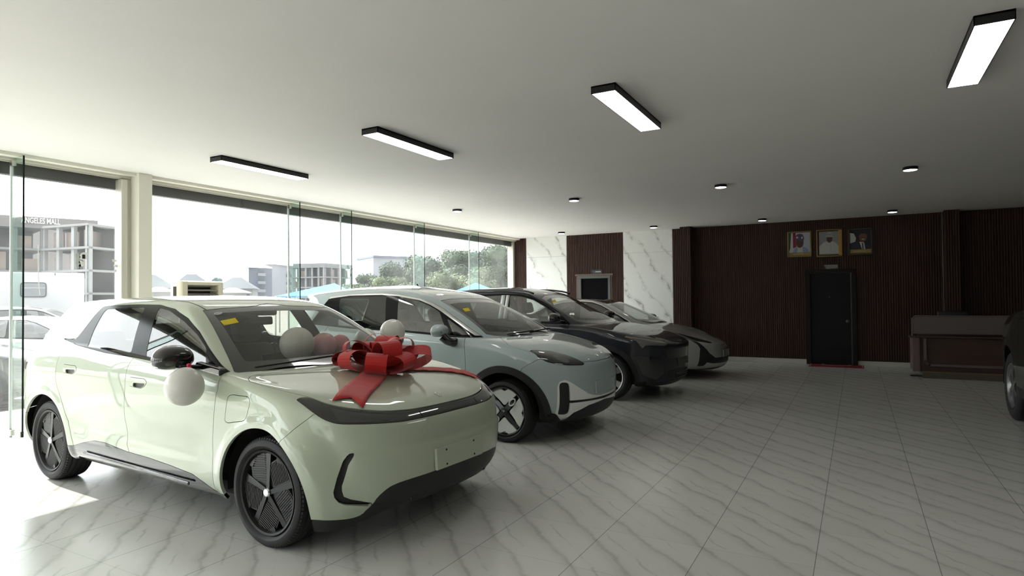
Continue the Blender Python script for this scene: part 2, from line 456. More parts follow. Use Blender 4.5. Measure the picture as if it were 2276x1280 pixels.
BWX = 1.425; BWR = -1.43; BWZ = .32
def blue_disp(x, y, z, N):
    k = np.exp(-((z - .62) / .14) ** 2) * smooth(-1.15, -.7, x) * smooth(1.1, .7, x)
    return -.022 * k * (np.abs(y) > .6)
# ---------------------------------------------------------------- the dark navy sport utility car
def low_loops(xs, zf, W=(.85,.91,.935,.945,.945,.94,.938,.932), cf=.88, xr=-2.3, zs=((.24,.24),(.275,.275),(.37,.37),(.51,.51),(.66,.66),(.80,.79),(.92,.90),(1.02,.985)), zr=(.30,.36,.45,.56,.68,.80,.91,1.0)):
    """eight waterlines from the floor pan to the shoulder: front centre x and z given per line"""
    out = []
    for k in range(8):
        a, b = zs[k]
        out.append(dict(xf=xs[k], xr=xr + (.2, .09, .03, .01, 0, 0, .01, .03)[k], W=W[k], cf=cf, cr=.62, z=Z((-2.2, zr[k]), (-1, a), (1, b), (1.7, zf[k] + (b - zf[k]) * .55), (2.2, zf[k]))))
    return out
DARK_LOOPS = low_loops((2.14,2.22,2.255,2.265,2.27,2.275,2.285,2.295), (.20,.24,.33,.44,.55,.65,.735,.80)) + [
 dict(xf=2.27, xr=-2.26, W=.92, cf=.88, cr=.62, z=Z((-2.2,1.05),(-1,1.07),(.2,1.065),(1,1.05),(1.7,.93),(2.25,.83))),
 dict(xf=2.17, xr=-2.24, W=.905, cf=.88, cr=.62, z=Z((-2.2,1.08),(-1,1.10),(.2,1.095),(1,1.085),(1.7,.965),(2.1,.87))),
 dict(xf=1.95, xr=-2.22, W=.89, cf=.82, cr=.62, z=Z((-2.2,1.11),(-1,1.13),(.2,1.11),(1,1.085),(1.7,.985),(1.95,.94))),
 dict(xf=1.60, xr=-2.20, W=.88, cf=.62, cr=.62, z=Z((-2.2,1.13),(-1,1.145),(.2,1.12),(1,1.09),(1.6,1.01))),
 dict(xf=1.22, xr=-2.19, W=.87, cf=.45, cr=.62, z=Z((-2.2,1.15),(-1,1.155),(.2,1.125),(.8,1.108),(1.22,1.08))),
 dict(xf=1.06, xr=-2.18, W=.862, cf=.36, cr=.62, m=2, z=Z((-2.2,1.17),(-1,1.165),(.2,1.13),(.8,1.11),(1.06,1.092))),
 dict(xf=.86, xr=-2.15, W=.83, cf=.30, cr=.6, z=Z((-2.2,1.26),(-1,1.26),(.2,1.225),(.6,1.205),(.86,1.195))),
 dict(xf=.60, xr=-2.11, W=.785, cf=.26, cr=.58, z=Z((-2.2,1.36),(-1,1.37),(.2,1.34),(.4,1.33),(.6,1.315))),
 dict(xf=.36, xr=-2.07, W=.74, cf=.22, cr=.56, z=Z((-2.1,1.46),(-1,1.48),(-.1,1.465),(.2,1.44),(.36,1.425))),
 dict(xf=.19, xr=-2.04, W=.70, cf=.20, cr=.5, z=Z((-2.1,1.53),(-1.3,1.58),(-.5,1.585),(0,1.545),(.19,1.505))),
 dict(xf=.06, xr=-2.02, W=.66, cf=.18, cr=.45, z=Z((-2.1,1.56),(-1.3,1.63),(-.6,1.64),(-.1,1.60),(.1,1.56))),
 dict(xf=-.12, xr=-1.97, W=.56, cf=.18, cr=.4, z=Z((-2.0,1.585),(-1.3,1.672),(-.7,1.682),(-.1,1.625))),
 dict(xf=-.4, xr=-1.8, W=.36, cf=.2, cr=.3, z=Z((-1.8,1.61),(-1.1,1.70),(-.7,1.705),(-.4,1.665))),
 dict(xf=-.6, xr=-1.5, W=.001, cf=.2, cr=.3, z=Z((-1.5,1.64),(-1,1.715),(-.6,1.706))),
]
# ---------------------------------------------------------------- the silver saloon
SILVER_LOOPS = low_loops((2.28,2.37,2.40,2.405,2.405,2.40,2.385,2.36), (.16,.20,.27,.35,.43,.50,.56,.61), W=(.86,.92,.95,.955,.955,.95,.945,.935), cf=.95, xr=-2.42,
   zs=((.21,.21),(.25,.25),(.33,.33),(.45,.45),(.57,.57),(.68,.68),(.78,.77),(.87,.84)), zr=(.27,.34,.43,.53,.64,.75,.85,.93)) + [
 dict(xf=2.31, xr=-2.42, W=.92, cf=.95, cr=.62, z=Z((-2.4,.98),(-1,.94),(.2,.92),(1,.90),(1.7,.785),(2.25,.645))),
 dict(xf=2.20, xr=-2.38, W=.905, cf=.90, cr=.62, z=Z((-2.4,1.01),(-1,.98),(.2,.96),(1,.935),(1.7,.825),(2.1,.69))),
 dict(xf=1.98, xr=-2.30, W=.89, cf=.82, cr=.62, z=Z((-2.3,1.03),(-1,1.0),(.2,.98),(1,.955),(1.7,.855),(1.95,.78))),
 dict(xf=1.65, xr=-2.20, W=.88, cf=.62, cr=.62, z=Z((-2.2,1.05),(-1,1.02),(.2,.99),(1,.965),(1.6,.885))),
 dict(xf=1.32, xr=-2.05, W=.87, cf=.45, cr=.62, z=Z((-2.0,1.07),(-1,1.035),(.2,1.0),(.9,.975),(1.3,.965))),
 dict(xf=1.17, xr=-1.95, W=.86, cf=.38, cr=.62, m=2, z=Z((-1.9,1.085),(-1,1.05),(.2,1.01),(.9,.985),(1.15,.995))),
 dict(xf=.96, xr=-1.80, W=.825, cf=.32, cr=.6, z=Z((-1.8,1.14),(-1,1.13),(.2,1.10),(.7,1.08),(.95,1.085))),
 dict(xf=.70, xr=-1.60, W=.78, cf=.27, cr=.58, z=Z((-1.6,1.23),(-1,1.23),(.2,1.215),(.5,1.20),(.7,1.20))),
 dict(xf=.46, xr=-1.40, W=.735, cf=.23, cr=.56, z=Z((-1.4,1.31),(-.8,1.33),(.0,1.325),(.3,1.30),(.46,1.30))),
 dict(xf=.28, xr=-1.25, W=.69, cf=.20, cr=.5, z=Z((-1.2,1.37),(-.7,1.405),(-.2,1.405),(.1,1.38),(.28,1.375))),
 dict(xf=.15, xr=-1.15, W=.65, cf=.18, cr=.45, z=Z((-1.1,1.41),(-.6,1.45),(-.2,1.448),(.15,1.42))),
 dict(xf=-.02, xr=-1.05, W=.55, cf=.18, cr=.4, z=Z((-1.0,1.455),(-.6,1.485),(-.2,1.482),(0,1.465))),
 dict(xf=-.2, xr=-.9, W=.36, cf=.2, cr=.3, z=Z((-.9,1.49),(-.55,1.505),(-.2,1.498))),
 dict(xf=-.35, xr=-.75, W=.001, cf=.1, cr=.1, z=Z((-.75,1.51),(-.5,1.515),(-.35,1.512))),
]
# ---------------------------------------------------------------- surfaces -> Blender objects
def weld(S, tol=2e-5):
    k = np.round(S.V / tol).astype(np.int64)
    _, first, inv = np.unique(k, axis=0, return_index=True, return_inverse=True)
    inv = inv.ravel()
    N = np.zeros((len(first), 3)); np.add.at(N, inv, S.N); N /= np.linalg.norm(N, axis=1, keepdims=True) + 1e-12
    T = inv[S.T]
    T = T[(T[:, 0] != T[:, 1]) & (T[:, 1] != T[:, 2]) & (T[:, 2] != T[:, 0])]
    return Surf(S.V[first], N, S.A[first], T)

def sobj(S, name, m, parent, th=.012, inner=None, off=0.):
    """link a surface as an object: offset along its normals, rim turned in, inner skin"""
    S = weld(S)
    if len(S.T) == 0: return None
    V = S.V + S.N * off; n = len(V); T = S.T
    E = np.concatenate([T[:, [0, 1]], T[:, [1, 2]], T[:, [2, 0]]])
    Es = np.sort(E, 1); key = Es[:, 0] * n + Es[:, 1]
    uk, ind, cnt = np.unique(key, return_index=True, return_counts=True)
    B = E[ind[cnt == 1]]
    tri = T.tolist(); mi = [0] * len(tri)
    verts = V
    ln = [S.N[T].reshape(-1, 3)]
    if th > 0:
        bi = n + np.arange(n)
        verts = np.concatenate([V, V - S.N * th])
        rim = np.stack([B[:, 1], B[:, 0], B[:, 0] + n, B[:, 1] + n], 1)
        a = verts[rim[:, 0]]; rn = np.cross(verts[rim[:, 1]] - a, verts[rim[:, 3]] - a)
        rn /= np.linalg.norm(rn, axis=1, keepdims=True) + 1e-12
        tri += rim.tolist(); mi += [0] * len(rim); ln.append(np.repeat(rn, 4, 0))
        if inner is not None:
            it = T[:, ::-1] + n
            tri += it.tolist(); mi += [1] * len(it); ln.append(-S.N[T[:, ::-1]].reshape(-1, 3))
    me = bpy.data.meshes.new(name)
    me.from_pydata(verts.tolist(), [], tri)
    me.polygons.foreach_set('material_index', np.array(mi, dtype=np.int32))
    me.polygons.foreach_set('use_smooth', np.ones(len(tri), dtype=bool))
    me.update()
    if len(me.loops) == sum(len(x) for x in ln):
        me.normals_split_custom_set(np.concatenate(ln).tolist())
    return link(name, me, [m] + ([inner] if inner is not None else []), parent)

class Shell:
    """what is left of a body half while panels are taken out of it"""
    def __init__(s, S): s.S = S
    def take(s, fn, gap=0., keep=True):
        f = fn(s.S)
        ins, out = split(s.S, f - gap if False else f)
        if gap > 0:
            f = fn(s.S); _, out = split(s.S, f - gap)
            f = fn(s.S); ins, _ = split(s.S, f + gap)
        s.S = out
        return ins
def X(S): return S.V[:, 0]
def Y(S): return S.V[:, 1]
def ZZ(S): return S.V[:, 2]
def both(S): return S.join(S.mirror())
def fmax(*a):
    r = a[0]
    for b in a[1:]: r = np.maximum(r, b)
    return r

# ---------------------------------------------------------------- wheels (axis along local y, outer face at -y)
def tyre_mesh(R, w, rim, name, parent, m, groove=True, blocks=0):
    mb = tread_blocks(R, w, blocks) if blocks else MB(); h = w / 2
    sw = (R - rim)
    prof = [(rim - .012, -h + .030), (rim + .006, -h + .018), (rim + .012, -h + .006), (rim + sw * .35, -h - .004), (rim + sw * .62, -h - .003), (rim + sw * .80, -h + .006), (R - .012, -h + .018), (R - .004, -h + .030)]
    tread = []
    if groove:
        xs = [-.55, -.18, .18, .55]
        cur = -h + .030
        for x in xs:
            c = x * h
            tread += [(R, c - .007), (R - .008, c - .004), (R - .008, c + .004), (R, c + .007)]
    prof = prof + [(R - .001, -h + .034)] + tread + [(R - .001, h - .034)] + [(r, -y) for r, y in reversed(prof)]
    mb.lathe(prof, 96, 'y')
    o = mb.build(name, m, parent, smooth=.6)
    return o

def tread_blocks(R, w, n=72):
    mb = MB(); h = w / 2
    for k in range(n):
        a = 2 * PI * k / n
        for s in (-1, 1):
            y0, y1 = s * (h - .040), s * (h - .006)
            c = Matrix.Rotation(-a, 4, 'Y')
            P = []
            for (rr, yy) in ((R - .010, y0), (R + .0015, y0), (R - .004, (y0 * .35 + y1 * .65)), (R - .022, y1), (R - .030, y1)):
                P.append((rr, yy))
            t = .35 * 2 * PI * R / n
            A = [c @ Vector((r, y, -t)) for r, y in P]; B = [c @ Vector((r, y, t)) for r, y in P]
            n_ = len(P)
            mb.faces(A + B, [tuple(range(n_)), tuple(range(2 * n_ - 1, n_ - 1, -1))] + [(i, (i + 1) % n_, n_ + (i + 1) % n_, n_ + i) for i in range(n_)])
    return mb

def rim_barrel(mb, rim, w, depth=.10):
    h = w / 2
    mb.lathe([(rim - .016, -h + .034), (rim + .003, -h + .012), (rim + .000, -h + .006), (rim - .012, -h + .010), (rim - .022, -h + .03), (rim - .030, -h + depth), (rim - .035, h - .02)], 72, 'y')

def ring_pt(r, a, y): return Vector((r * math.cos(a), y, r * math.sin(a)))

def sector(r0, r1, a0, a1, n=8, m=6, rr=.0, skew=0.):
    """outline of an annular sector with optional skew, for prism/plate building"""
    P = [(r1, a0 + (a1 - a0) * k / n) for k in range(n + 1)] + [(r0, a1 + (a0 - a1) * k / n) for k in range(n + 1)]
    return [(r * math.cos(a + skew * r), r * math.sin(a + skew * r)) for r, a in P]

# ---------------------------------------------------------------- cabin
def seat_part(mb, x, y, w=.50, back=.62, z=.46, tilt=.28, head=True):
    """cushion, backrest, headrest"""
    mb.obox((x + .05, y, z - .02), (.54, w, .18), Matrix.Rotation(-.12, 3, 'Y'), .07, 4)
    R = Matrix.Rotation(-tilt, 3, 'Y')
    c = Vector((x - .22, y, z + .08))
    mb.obox(c + R @ Vector((-.04, 0, back / 2)), (.17, w * .98, back), R, .075, 4)
    mb.obox(c + R @ Vector((-.10, w * .42, back * .42)), (.14, .09, back * .75), R, .04, 3)
    mb.obox(c + R @ Vector((-.10 + .10, -w * .42, back * .42)), (.14, .09, back * .75), R, .04, 3)
    mb.obox(c + R @ Vector((.0, w * .42, back * .42)), (.14, .09, back * .75), R, .04, 3)
    if head:
        mb.obox(c + R @ Vector((-.02, 0, back + .12)), (.11, .29, .20), R, .05, 4)
    return mb

def front_seat(parent, x, y, m, zs=.46):
    o = seat_part(MB(), x, y, z=zs).build('front_seat', m, parent, smooth=.7); return o

def cabin(parent, m_seat, m_dash, m_dark, W, xd, zd, xs, xrs, zs=.46, zf=.30, steer_y=.38, xw=1.05):
    for sy in (-1, 1):
        front_seat(parent, xs, sy * .38, m_seat, zs)
    mb = MB(); mb.obox((xrs + .05, 0, zs - .02), (.52, 1.25, .18), None, .06, 3)
    R = Matrix.Rotation(-.38, 3, 'Y'); c = Vector((xrs - .22, 0, zs + .05))
    mb.obox(c + R @ Vector((0, 0, .32)), (.16, 1.25, .64), R, .07, 3)
    for y in (-.40, .40): mb.obox(c + R @ Vector((0, y, .72)), (.10, .28, .16), R, .045, 3)
    mb.build('rear_bench', m_seat, parent, smooth=.7)
    # dashboard
    P = [(xd + .28, zd - .03), (xd + .12, zd + .005), (xd - .06, zd + .01), (xd - .14, zd - .03), (xd - .16, zd - .10), (xd - .10, zd - .30), (xd - .05, zd - .42), (xd + .3, zd - .42)]
    MB().prism(P, -W, W, 'y', bev=.012).build('dashboard', m_dash, parent, smooth=.6)
    mb = MB()
    ctr = Vector((xd - .32, steer_y, zd - .05)); R = Matrix.Rotation(-.45, 3, 'Y')
    pts = [ctr + R @ Vector((0, .185 * math.cos(a), .175 * math.sin(a))) for a in [2 * PI * k / 40 for k in range(40)]]
    mb.tube(pts, .016, 8, closed=True)
    mb.obox(ctr + R @ Vector((.03, 0, -.01)), (.05, .16, .11), R, .02, 2)
    mb.obox(ctr + R @ Vector((.01, 0, 0)), (.02, .36, .03), R)
    mb.obox(ctr + R @ Vector((.01, 0, -.09)), (.02, .03, .16), R)
    mb.cyl(ctr + R @ Vector((.03, 0, 0)), ctr + R @ Vector((.25, 0, -.02)), .03, 12)
    mb.build('steering_wheel', m_dark, parent, smooth=.7)
    # centre screen
    MB().obox((xd - .19, 0, zd - .02), (.02, .36, .21), Matrix.Rotation(-.15, 3, 'Y'), .008).build('centre_screen', m_dark, parent)
    mb = MB(); mb.box((xs - .35, -.12, zf), (xd - .1, .12, zf + .28), .03); mb.build('centre_console', m_dash, parent, smooth=.6)

def underbody(parent, m, xa, xb, W, z0, z1, axles, R, wy):
    mb = MB()
    mb.box((xa, -W, z0), (xb, W, z1), .03)
    mb.build('floor_pan', m, parent)
    for (cx, cz) in axles:
        for s in (-1, 1):
            mb = MB()
            G = []
            for yy in (s * wy, s * (wy - .36)):
                G.append([(cx + R * math.cos(a), yy, cz + R * math.sin(a)) for a in [PI * (-.03) + PI * 1.06 * k / 28 for k in range(29)]])
            mb.grid(G)
            c = (cx, s * (wy - .36), cz)
            mb.faces([c] + G[1], [(0, i, i + 1) for i in range(1, 29)])
            mb.build('wheel_arch_liner', m, parent)
# ---------------------------------------------------------------- materials for cars
M_TYRE = mat('tyre_rubber', (.012, .012, .013), .62)
M_BLKG = mat('gloss_black', (.006, .006, .007), .12, coat=1.)
M_BLKM = mat('matt_black_plastic', (.014, .014, .015), .5)
M_DARKIN = mat('cabin_lining', (.055, .053, .05), .85)
M_UNDER = mat('underbody_black', (.008, .008, .008), .8)
M_TRIM = mat('window_trim_black', (.005, .005, .006), .12, spec=.18)
M_CHROME = mat('chrome', (.75, .75, .76), .12, 1.)
M_SATIN = mat('satin_chrome', (.80, .79, .76), .28, 1.)
M_SEAT_GREY = mat('seat_grey', (.16, .15, .135), .6)
M_SEAT_PALE = mat('seat_pale', (.42, .42, .40), .6)
M_DASH = mat('dashboard_dark', (.02, .02, .02), .55)
M_WGLASS = thin_glass('windscreen_glass', (.83, .84, .81), 1.6)
M_SGLASS = thin_glass('side_glass', (.62, .65, .63), 2.3)
M_PGLASS = thin_glass('privacy_glass', (.16, .18, .18), 1.8)
M_YELLOW = mat('yellow_sticker', (.80, .62, .03), .6)
M_WHITE_ST = mat('white_sticker', (.8, .8, .8), .6)
M_LENS = mat('lamp_lens', (.030, .030, .032), .06, coat=1.)
M_LENSG = mat('lamp_grey', (.10, .10, .10), .25, coat=1.)
M_RED = mat('tail_lamp_red', (.12, .004, .006), .12, coat=1.)
M_PLASTIC_FILM = thin_glass('clear_film', (.93, .93, .93), 1.6, .08)

def paint(name, col, metal=.15, rough=.5, coat=1., spec=.5):
    m, nt, N, L, b = nodes(name)
    b.inputs['Base Color'].default_value = (*col, 1); b.inputs['Metallic'].default_value = metal
    b.inputs['Roughness'].default_value = rough; b.inputs['Coat Weight'].default_value = coat
    b.inputs['Coat Roughness'].default_value = .012; b.inputs['Coat IOR'].default_value = 1.58; b.inputs['Specular IOR Level'].default_value = spec
    # fine metallic flake
    tc = nd(nt, 'ShaderNodeTexCoord'); no = nd(nt, 'ShaderNodeTexNoise'); no.inputs['Scale'].default_value = 900
    bp = nd(nt, 'ShaderNodeBump'); bp.inputs['Strength'].default_value = .02
    L.new(tc.outputs['Object'], no.inputs['Vector']); L.new(no.outputs[0], bp.inputs['Height']); L.new(bp.outputs[0], b.inputs['Normal'])
    m.diffuse_color = (*col, 1)
    return m

def emblem(parent, c, nrm, up, s, m):
    """small three stroke badge"""
    n = Vector(nrm).normalized(); u = Vector(up); u = (u - n * u.dot(n)).normalized(); r = u.cross(n)
    mb = MB(); c = Vector(c)
    def bar(a, b, w):
        a = c + r * a[0] * s + u * a[1] * s; b = c + r * b[0] * s + u * b[1] * s
        d = b - a; R = Matrix((d.normalized(), n.cross(d.normalized()), n)).transposed()
        mb.obox((a + b) / 2 + n * .003, (d.length, w * s, .005), R, .0015, 1)
    bar((0, -.55), (0, .1), .14); bar((0, -.5), (-.62, .35), .16); bar((0, -.5), (.62, .35), .16); bar((-.3, .15), (-.22, .6), .10); bar((.3, .15), (.22, .6), .10)
    return mb.build('emblem', m, parent)

M_GREEN = paint('pale_green_paint', (.445, .495, .385), .12, .5)

def tyre_text(parent, s, r, y, a0, da, size):
    """raised lettering round the sidewall"""
    for k, ch in enumerate(s):
        mb = MB()
        me = text_mesh(ch, size, .002); a = a0 - k * da
        up = Vector((math.cos(a), 0, math.sin(a))); n = Vector((0, -1, 0)); rt = up.cross(n)
        M = Matrix((rt, up, n)).transposed().to_4x4(); M.translation = up * r + Vector((0, y, 0))
        bm = bmesh.new(); bm.from_mesh(me); mb.merge(bm, M); bpy.data.meshes.remove(me)
        mb.build('tyre_lettering', mat('tyre_letter_grey', (.045, .045, .045), .7), parent, weld=0)

def wheel_green(parent, loc, mirror=False, letters=None):
    R, rim, w = WR, .256, .23
    W_ = empty('wheel', loc, PI if mirror else 0, parent)
    tyre_mesh(R, w, rim, 'tyre', W_, M_TYRE, blocks=84)
    if letters is not None: tyre_text(W_, 'WANLI', .287, -w / 2 - .0035, letters, .150, .026)
    mb = MB(); rim_barrel(mb, rim, w, .09); mb.build('wheel_rim', mat('wheel_rim_black', (.010, .010, .010), .4, spec=.3), W_, smooth=.7)
    h = w / 2; y0 = -h + .028
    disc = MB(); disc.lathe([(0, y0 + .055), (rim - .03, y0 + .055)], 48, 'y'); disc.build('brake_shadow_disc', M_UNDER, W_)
    fans, bars = MB(), MB()
    for k in range(5):
        a = PI / 2 + k * 2 * PI / 5 + .12
        ca, sa = math.cos(a), math.sin(a)
        def P(u, v, y): return Vector((u * ca - v * sa, y, u * sa + v * ca))
        # the long flat arm, set off to one side of the hub
        for (v0, v1, w0, w1) in ((-.006, -.020, .013, .022),):
            A = [P(.015, v0 - w0, y0 - .012), P(.015, v0 + w0, y0 - .012), P(rim - .012, v1 + w1, y0 + .004), P(rim - .012, v1 - w1, y0 + .004)]
            B = [p + Vector((0, .02, 0)) for p in A]
            bars.faces(A + B, [(0, 1, 2, 3), (0, 4, 5, 1), (1, 5, 6, 2), (2, 6, 7, 3), (3, 7, 4, 0)])
        # ribbed fan panel on the other side of the arm
        out = [(r_ * math.cos(math.radians(q_)), r_ * math.sin(math.radians(q_))) for r_, q_ in [(.045, 14), (.11, 3), (rim - .016, 1), (rim - .016, 16), (rim - .018, 31), (rim - .024, 44), (.180, 60), (.10, 62), (.045, 52)]]
        C0 = [P(u, v, y0 + .004) for u, v in out]; C1 = [P(u, v, y0 + .02) for u, v in out]
        n_ = len(out)
        fans.faces(C0 + C1, [tuple(range(n_))] + [(i, (i + 1) % n_, n_ + (i + 1) % n_, n_ + i) for i in range(n_)])
        po = np.array(out)
        for q in range(13):
            u = .066 + q * .0138
            # rib chord across the panel at this distance
            xs = []
            for i in range(n_):
                p, r_ = po[i], po[(i + 1) % n_]
                if (p[0] - u) * (r_[0] - u) < 0: xs.append(p[1] + (r_[1] - p[1]) * (u - p[0]) / (r_[0] - p[0]))
            if len(xs) >= 2:
                a_, b_ = P(u, min(xs) + .008, y0 + .002), P(u, max(xs) - .008, y0 + .002)
                d = (b_ - a_).normalized(); yv = Vector((0, 1, 0))
                fans.obox((a_ + b_) / 2, ((b_ - a_).length, .006, .006), Matrix((d, yv, d.cross(yv))).transposed())
        # edge frame bar closing the fan towards the rim
        A = [P(.150, .138, y0 - .004), P(.160, .165, y0 - .004), P(rim - .030, .135, y0 + .002), P(rim - .050, .108, y0 + .002)]
        B = [p + Vector((0, .016, 0)) for p in A]
        bars.faces(A + B, [(0, 1, 2, 3), (0, 4, 5, 1), (1, 5, 6, 2), (2, 6, 7, 3), (3, 7, 4, 0)])
    fans.build('aero_panel', mat('wheel_panel_black', (.020, .020, .020), .42), W_)
    bars.build('spoke', mat('wheel_spoke_black', (.008, .008, .008), .32), W_)
    hb = MB(); hb.lathe([(0, y0 - .026), (.022, y0 - .024), (.028, y0 - .016), (.028, y0)], 24, 'y')
    hb.build('hub_cap', M_CHROME, W_, smooth=.6)
    return W_

def mirror_shell(mb, c, sx, sy, sz, mi=0, power=2.6, rz=0.):
    """door mirror pod: rounded in front, flat behind"""
    rows = []
    for i in range(17):
        ph = -PI / 2 + PI * i / 16
        row = []
        for k in range(32):
            a = 2 * PI * k / 32
            def sg(v, p): return math.copysign(abs(v) ** p, v)
            e = 2 / power
            x = sg(math.cos(a), e) * sg(math.cos(ph), .8); y = sg(math.sin(a), e) * sg(math.cos(ph), e); z = sg(math.sin(ph), .9)
            if x < 0: x *= .45
            y *= 1 - .12 * z
            p = Vector((x * sx, y * sy, z * sz)); p.rotate(Euler((0, 0, rz)))
            row.append(Vector(c) + p)
        rows.append(row)
    mb.grid(rows, cu=True, mi=mi)

def build_green():
    car = thing('car', 'pale green car with a big red bow on its bonnet, nearest in the row', 'car', (-4.56, 3.585, 0), math.radians(-2.934), 'cars lined up in the showroom')
    S, G = body_surface(GREEN_LOOPS, disp=green_disp)
    H = Shell(S)
    # wheel openings
    for cx in (WXF, WXR):
        H.take(lambda s, cx=cx: fmax(np.hypot((X(s) - cx) * 1.0, ZZ(s) - WZ) - .412, Y(s) + .35))
    gp = .0022
    P = {}
    # side windows and their black surround
    DLO = [(-1.36, 1.203), (-1.07, 1.163), (-.53, 1.114), (-.128, 1.095), (.13, 1.078), (.5, 1.056), (.975, 1.030), (.87, 1.082), (.71, 1.175), (.51, 1.292), (.307, 1.382), (.065, 1.450), (-.18, 1.484), (-.5, 1.488), (-.84, 1.482), (-1.0, 1.468), (-1.035, 1.37), (-1.07, 1.27), (-1.11, 1.20)]
    d = H.take(lambda s: fmax(sdpoly(DLO, X(s), ZZ(s)), Y(s) + .45), .0015)
    D = Shell(d)
    P['rear_glass'] = D.take(lambda s: sdpoly(roundc([(-.862, 1.152), (-.9, 1.27), (-.92, 1.452), (-.345, 1.468), (-.212, 1.122)], .03), X(s), ZZ(s)))
    P['front_glass'] = D.take(lambda s: sdpoly(roundc([(-.008, 1.103), (-.150, 1.460), (.01, 1.440), (.28, 1.360), (.5, 1.272), (.665, 1.185), (.74, 1.062)], .02), X(s), ZZ(s)))
    P['trim'] = D.S
    # windscreen and its black border
    WSo = [(.05, 1.49), (.05, 1.035), (-.80, 1.035), (-.745, 1.16), (-.69, 1.27), (-.645, 1.36), (-.60, 1.440), (-.45, 1.452), (-.2, 1.462)]
    ws = H.take(lambda s: fmax(sdpoly(WSo, Y(s), ZZ(s)), .1 - X(s)), .0015)
    Wd = Shell(ws)
    P['windscreen'] = Wd.take(lambda s: sdpoly(roundc([(.3, 1.43), (.3, 1.095), (-.70, 1.095), (-.655, 1.20), (-.61, 1.30), (-.56, 1.418), (-.2, 1.43)], .03), Y(s), ZZ(s)))
    P['frit'] = Wd.S
    # light band
    zb = lambda a: pchip([0, .273, .443, .586, .741, .865, .936, .989, 1.053, 1.2], [.765, .764, .763, .769, .778, .787, .808, .842, .905, 1.1], a)
    zt = lambda a: pchip([0, .303, .487, .654, .795, .86, .935, .99, 1.053, 1.2], [.815, .816, .824, .846, .874, .893, .923, .922, .912, .75], a)
    af = lambda s: s.A[:, 0]
    band = H.take(lambda s: fmax(zb(af(s)) - ZZ(s), ZZ(s) - zt(af(s)), af(s) - 1.06, .9 - X(s)), .002)
    B = Shell(band)
    lens = B.take(lambda s: fmax(zb(af(s)) + .011 - ZZ(s), ZZ(s) - zt(af(s)) + .013, af(s) - .86))
    Ln = Shell(lens)
    P['bar'] = Ln.take(lambda s: af(s) - .295)
    Ln.take(lambda s: af(s) - .302)
    P['lens'] = Ln.S; P['band'] = B.S
    # bonnet
    HP = [(1.13, .2), (1.172, .05), (1.165, -.35), (1.13, -.74), (1.15, -.80), (1.20, -.85), (1.25, -.870), (1.34, -.868), (1.44, -.858), (1.57, -.835), (1.64, -.816), (1.72, -.79), (2.4, -.79), (2.4, .2)]
    P['hood'] = H.take(lambda s: fmax(sdpoly(HP, X(s), Y(s)), .79 - ZZ(s)), gp)
    # front vents and lower grille
    VEN = [(.801, .618), (.839, .613), (.870, .572), (.898, .479), (.911, .404), (.901, .372), (.872, .339), (.832, .321), (.667, .285), (.667, .308), (.803, .350), (.848, .372), (.862, .405), (.866, .43), (.837, .552), (.799, .612)]
    P['vent'] = H.take(lambda s: fmax(sdpoly(VEN, af(s), ZZ(s)), 1.2 - X(s)))
    zs = lambda a: pchip([0, .135, .326, .483, .577, .613, .654, .676, .69, .75, .98, 1.3], [.434, .432, .424, .415, .397, .375, .332, .27, .235, .224, .244, .25], a)
    P['skirt'] = H.take(lambda s: fmax(ZZ(s) - zs(af(s)), 1.1 - X(s)), .001)
    # sills
    SIL = [(-1.08, .15), (-1.06, .345), (-.96, .352), (-.8, .394), (-.64, .425), (-.47, .428), (-.144, .400), (.154, .392), (.433, .375), (.69, .352), (.82, .312), (.92, .268), (1.04, .262), (1.05, .15)]
    P['sill'] = H.take(lambda s: fmax(sdpoly(SIL, X(s), ZZ(s)), Y(s) + .3), .001)
    # tail lamps, tailgate
    ar = lambda s: s.A[:, 1]
    P['tail'] = H.take(lambda s: fmax(np.abs(ZZ(s) - .955) - .035, ar(s) - 1.12, X(s) + 1.2), .002)
    P['rearwin'] = H.take(lambda s: fmax(np.abs(Y(s)) - .58 + (ZZ(s) - 1.2) * .3, 1.12 - ZZ(s), ZZ(s) - 1.40, X(s) + 1.5), .002)
    P['rbump'] = H.take(lambda s: fmax(ZZ(s) - .55, X(s) + 1.62), gp)
    P['gate'] = H.take(lambda s: fmax(np.abs(Y(s)) - .66, X(s) + 1.86, ZZ(s) - 1.47), gp)
    # charge cover, handles, doors
    P['cap'] = H.take(lambda s: fmax(sdpoly(roundc([(1.075, .745), (1.105, .905), (1.15, .915), (1.31, .913), (1.33, .88), (1.29, .765), (1.10, .733)], .03), X(s), ZZ(s)), Y(s) + .5), .002)
    def handle(dx, dz):
        q = [(x + dx, z + dz) for x, z in [(-.085, .955), (.125, .953), (.154, .93), (.126, .900), (.075, .883), (-.078, .890)]]
        b = H.take(lambda s: fmax(sdpoly(roundc(q, .012), X(s), ZZ(s)), Y(s) + .5), .0016)
        hh = Shell(b)
        pk = hh.take(lambda s: fmax(sdpoly(roundc([(x + dx, z + dz) for x, z in [(-.035, .917), (.13, .922), (.124, .903), (.073, .887), (-.03, .889)]], .008), X(s), ZZ(s))))
        return hh.S, pk
    hf, hr = handle(0, 0), handle(-1.045, .045)
    P['fdoor'] = H.take(lambda s: fmax(sdpoly([(-.115, 1.2), (-.115, 1.10), (-.139, 1.03), (-.142, .87), (-.165, .64), (-.157, .45), (-.112, .398), (-.1, .2), (.929, .2), (.929, .448), (.935, .59), (.955, .734), (.975, .862), (.990, .947), (.968, 1.035), (.8, 1.11), (0, 1.2)], X(s), ZZ(s)), Y(s) + .45), gp)
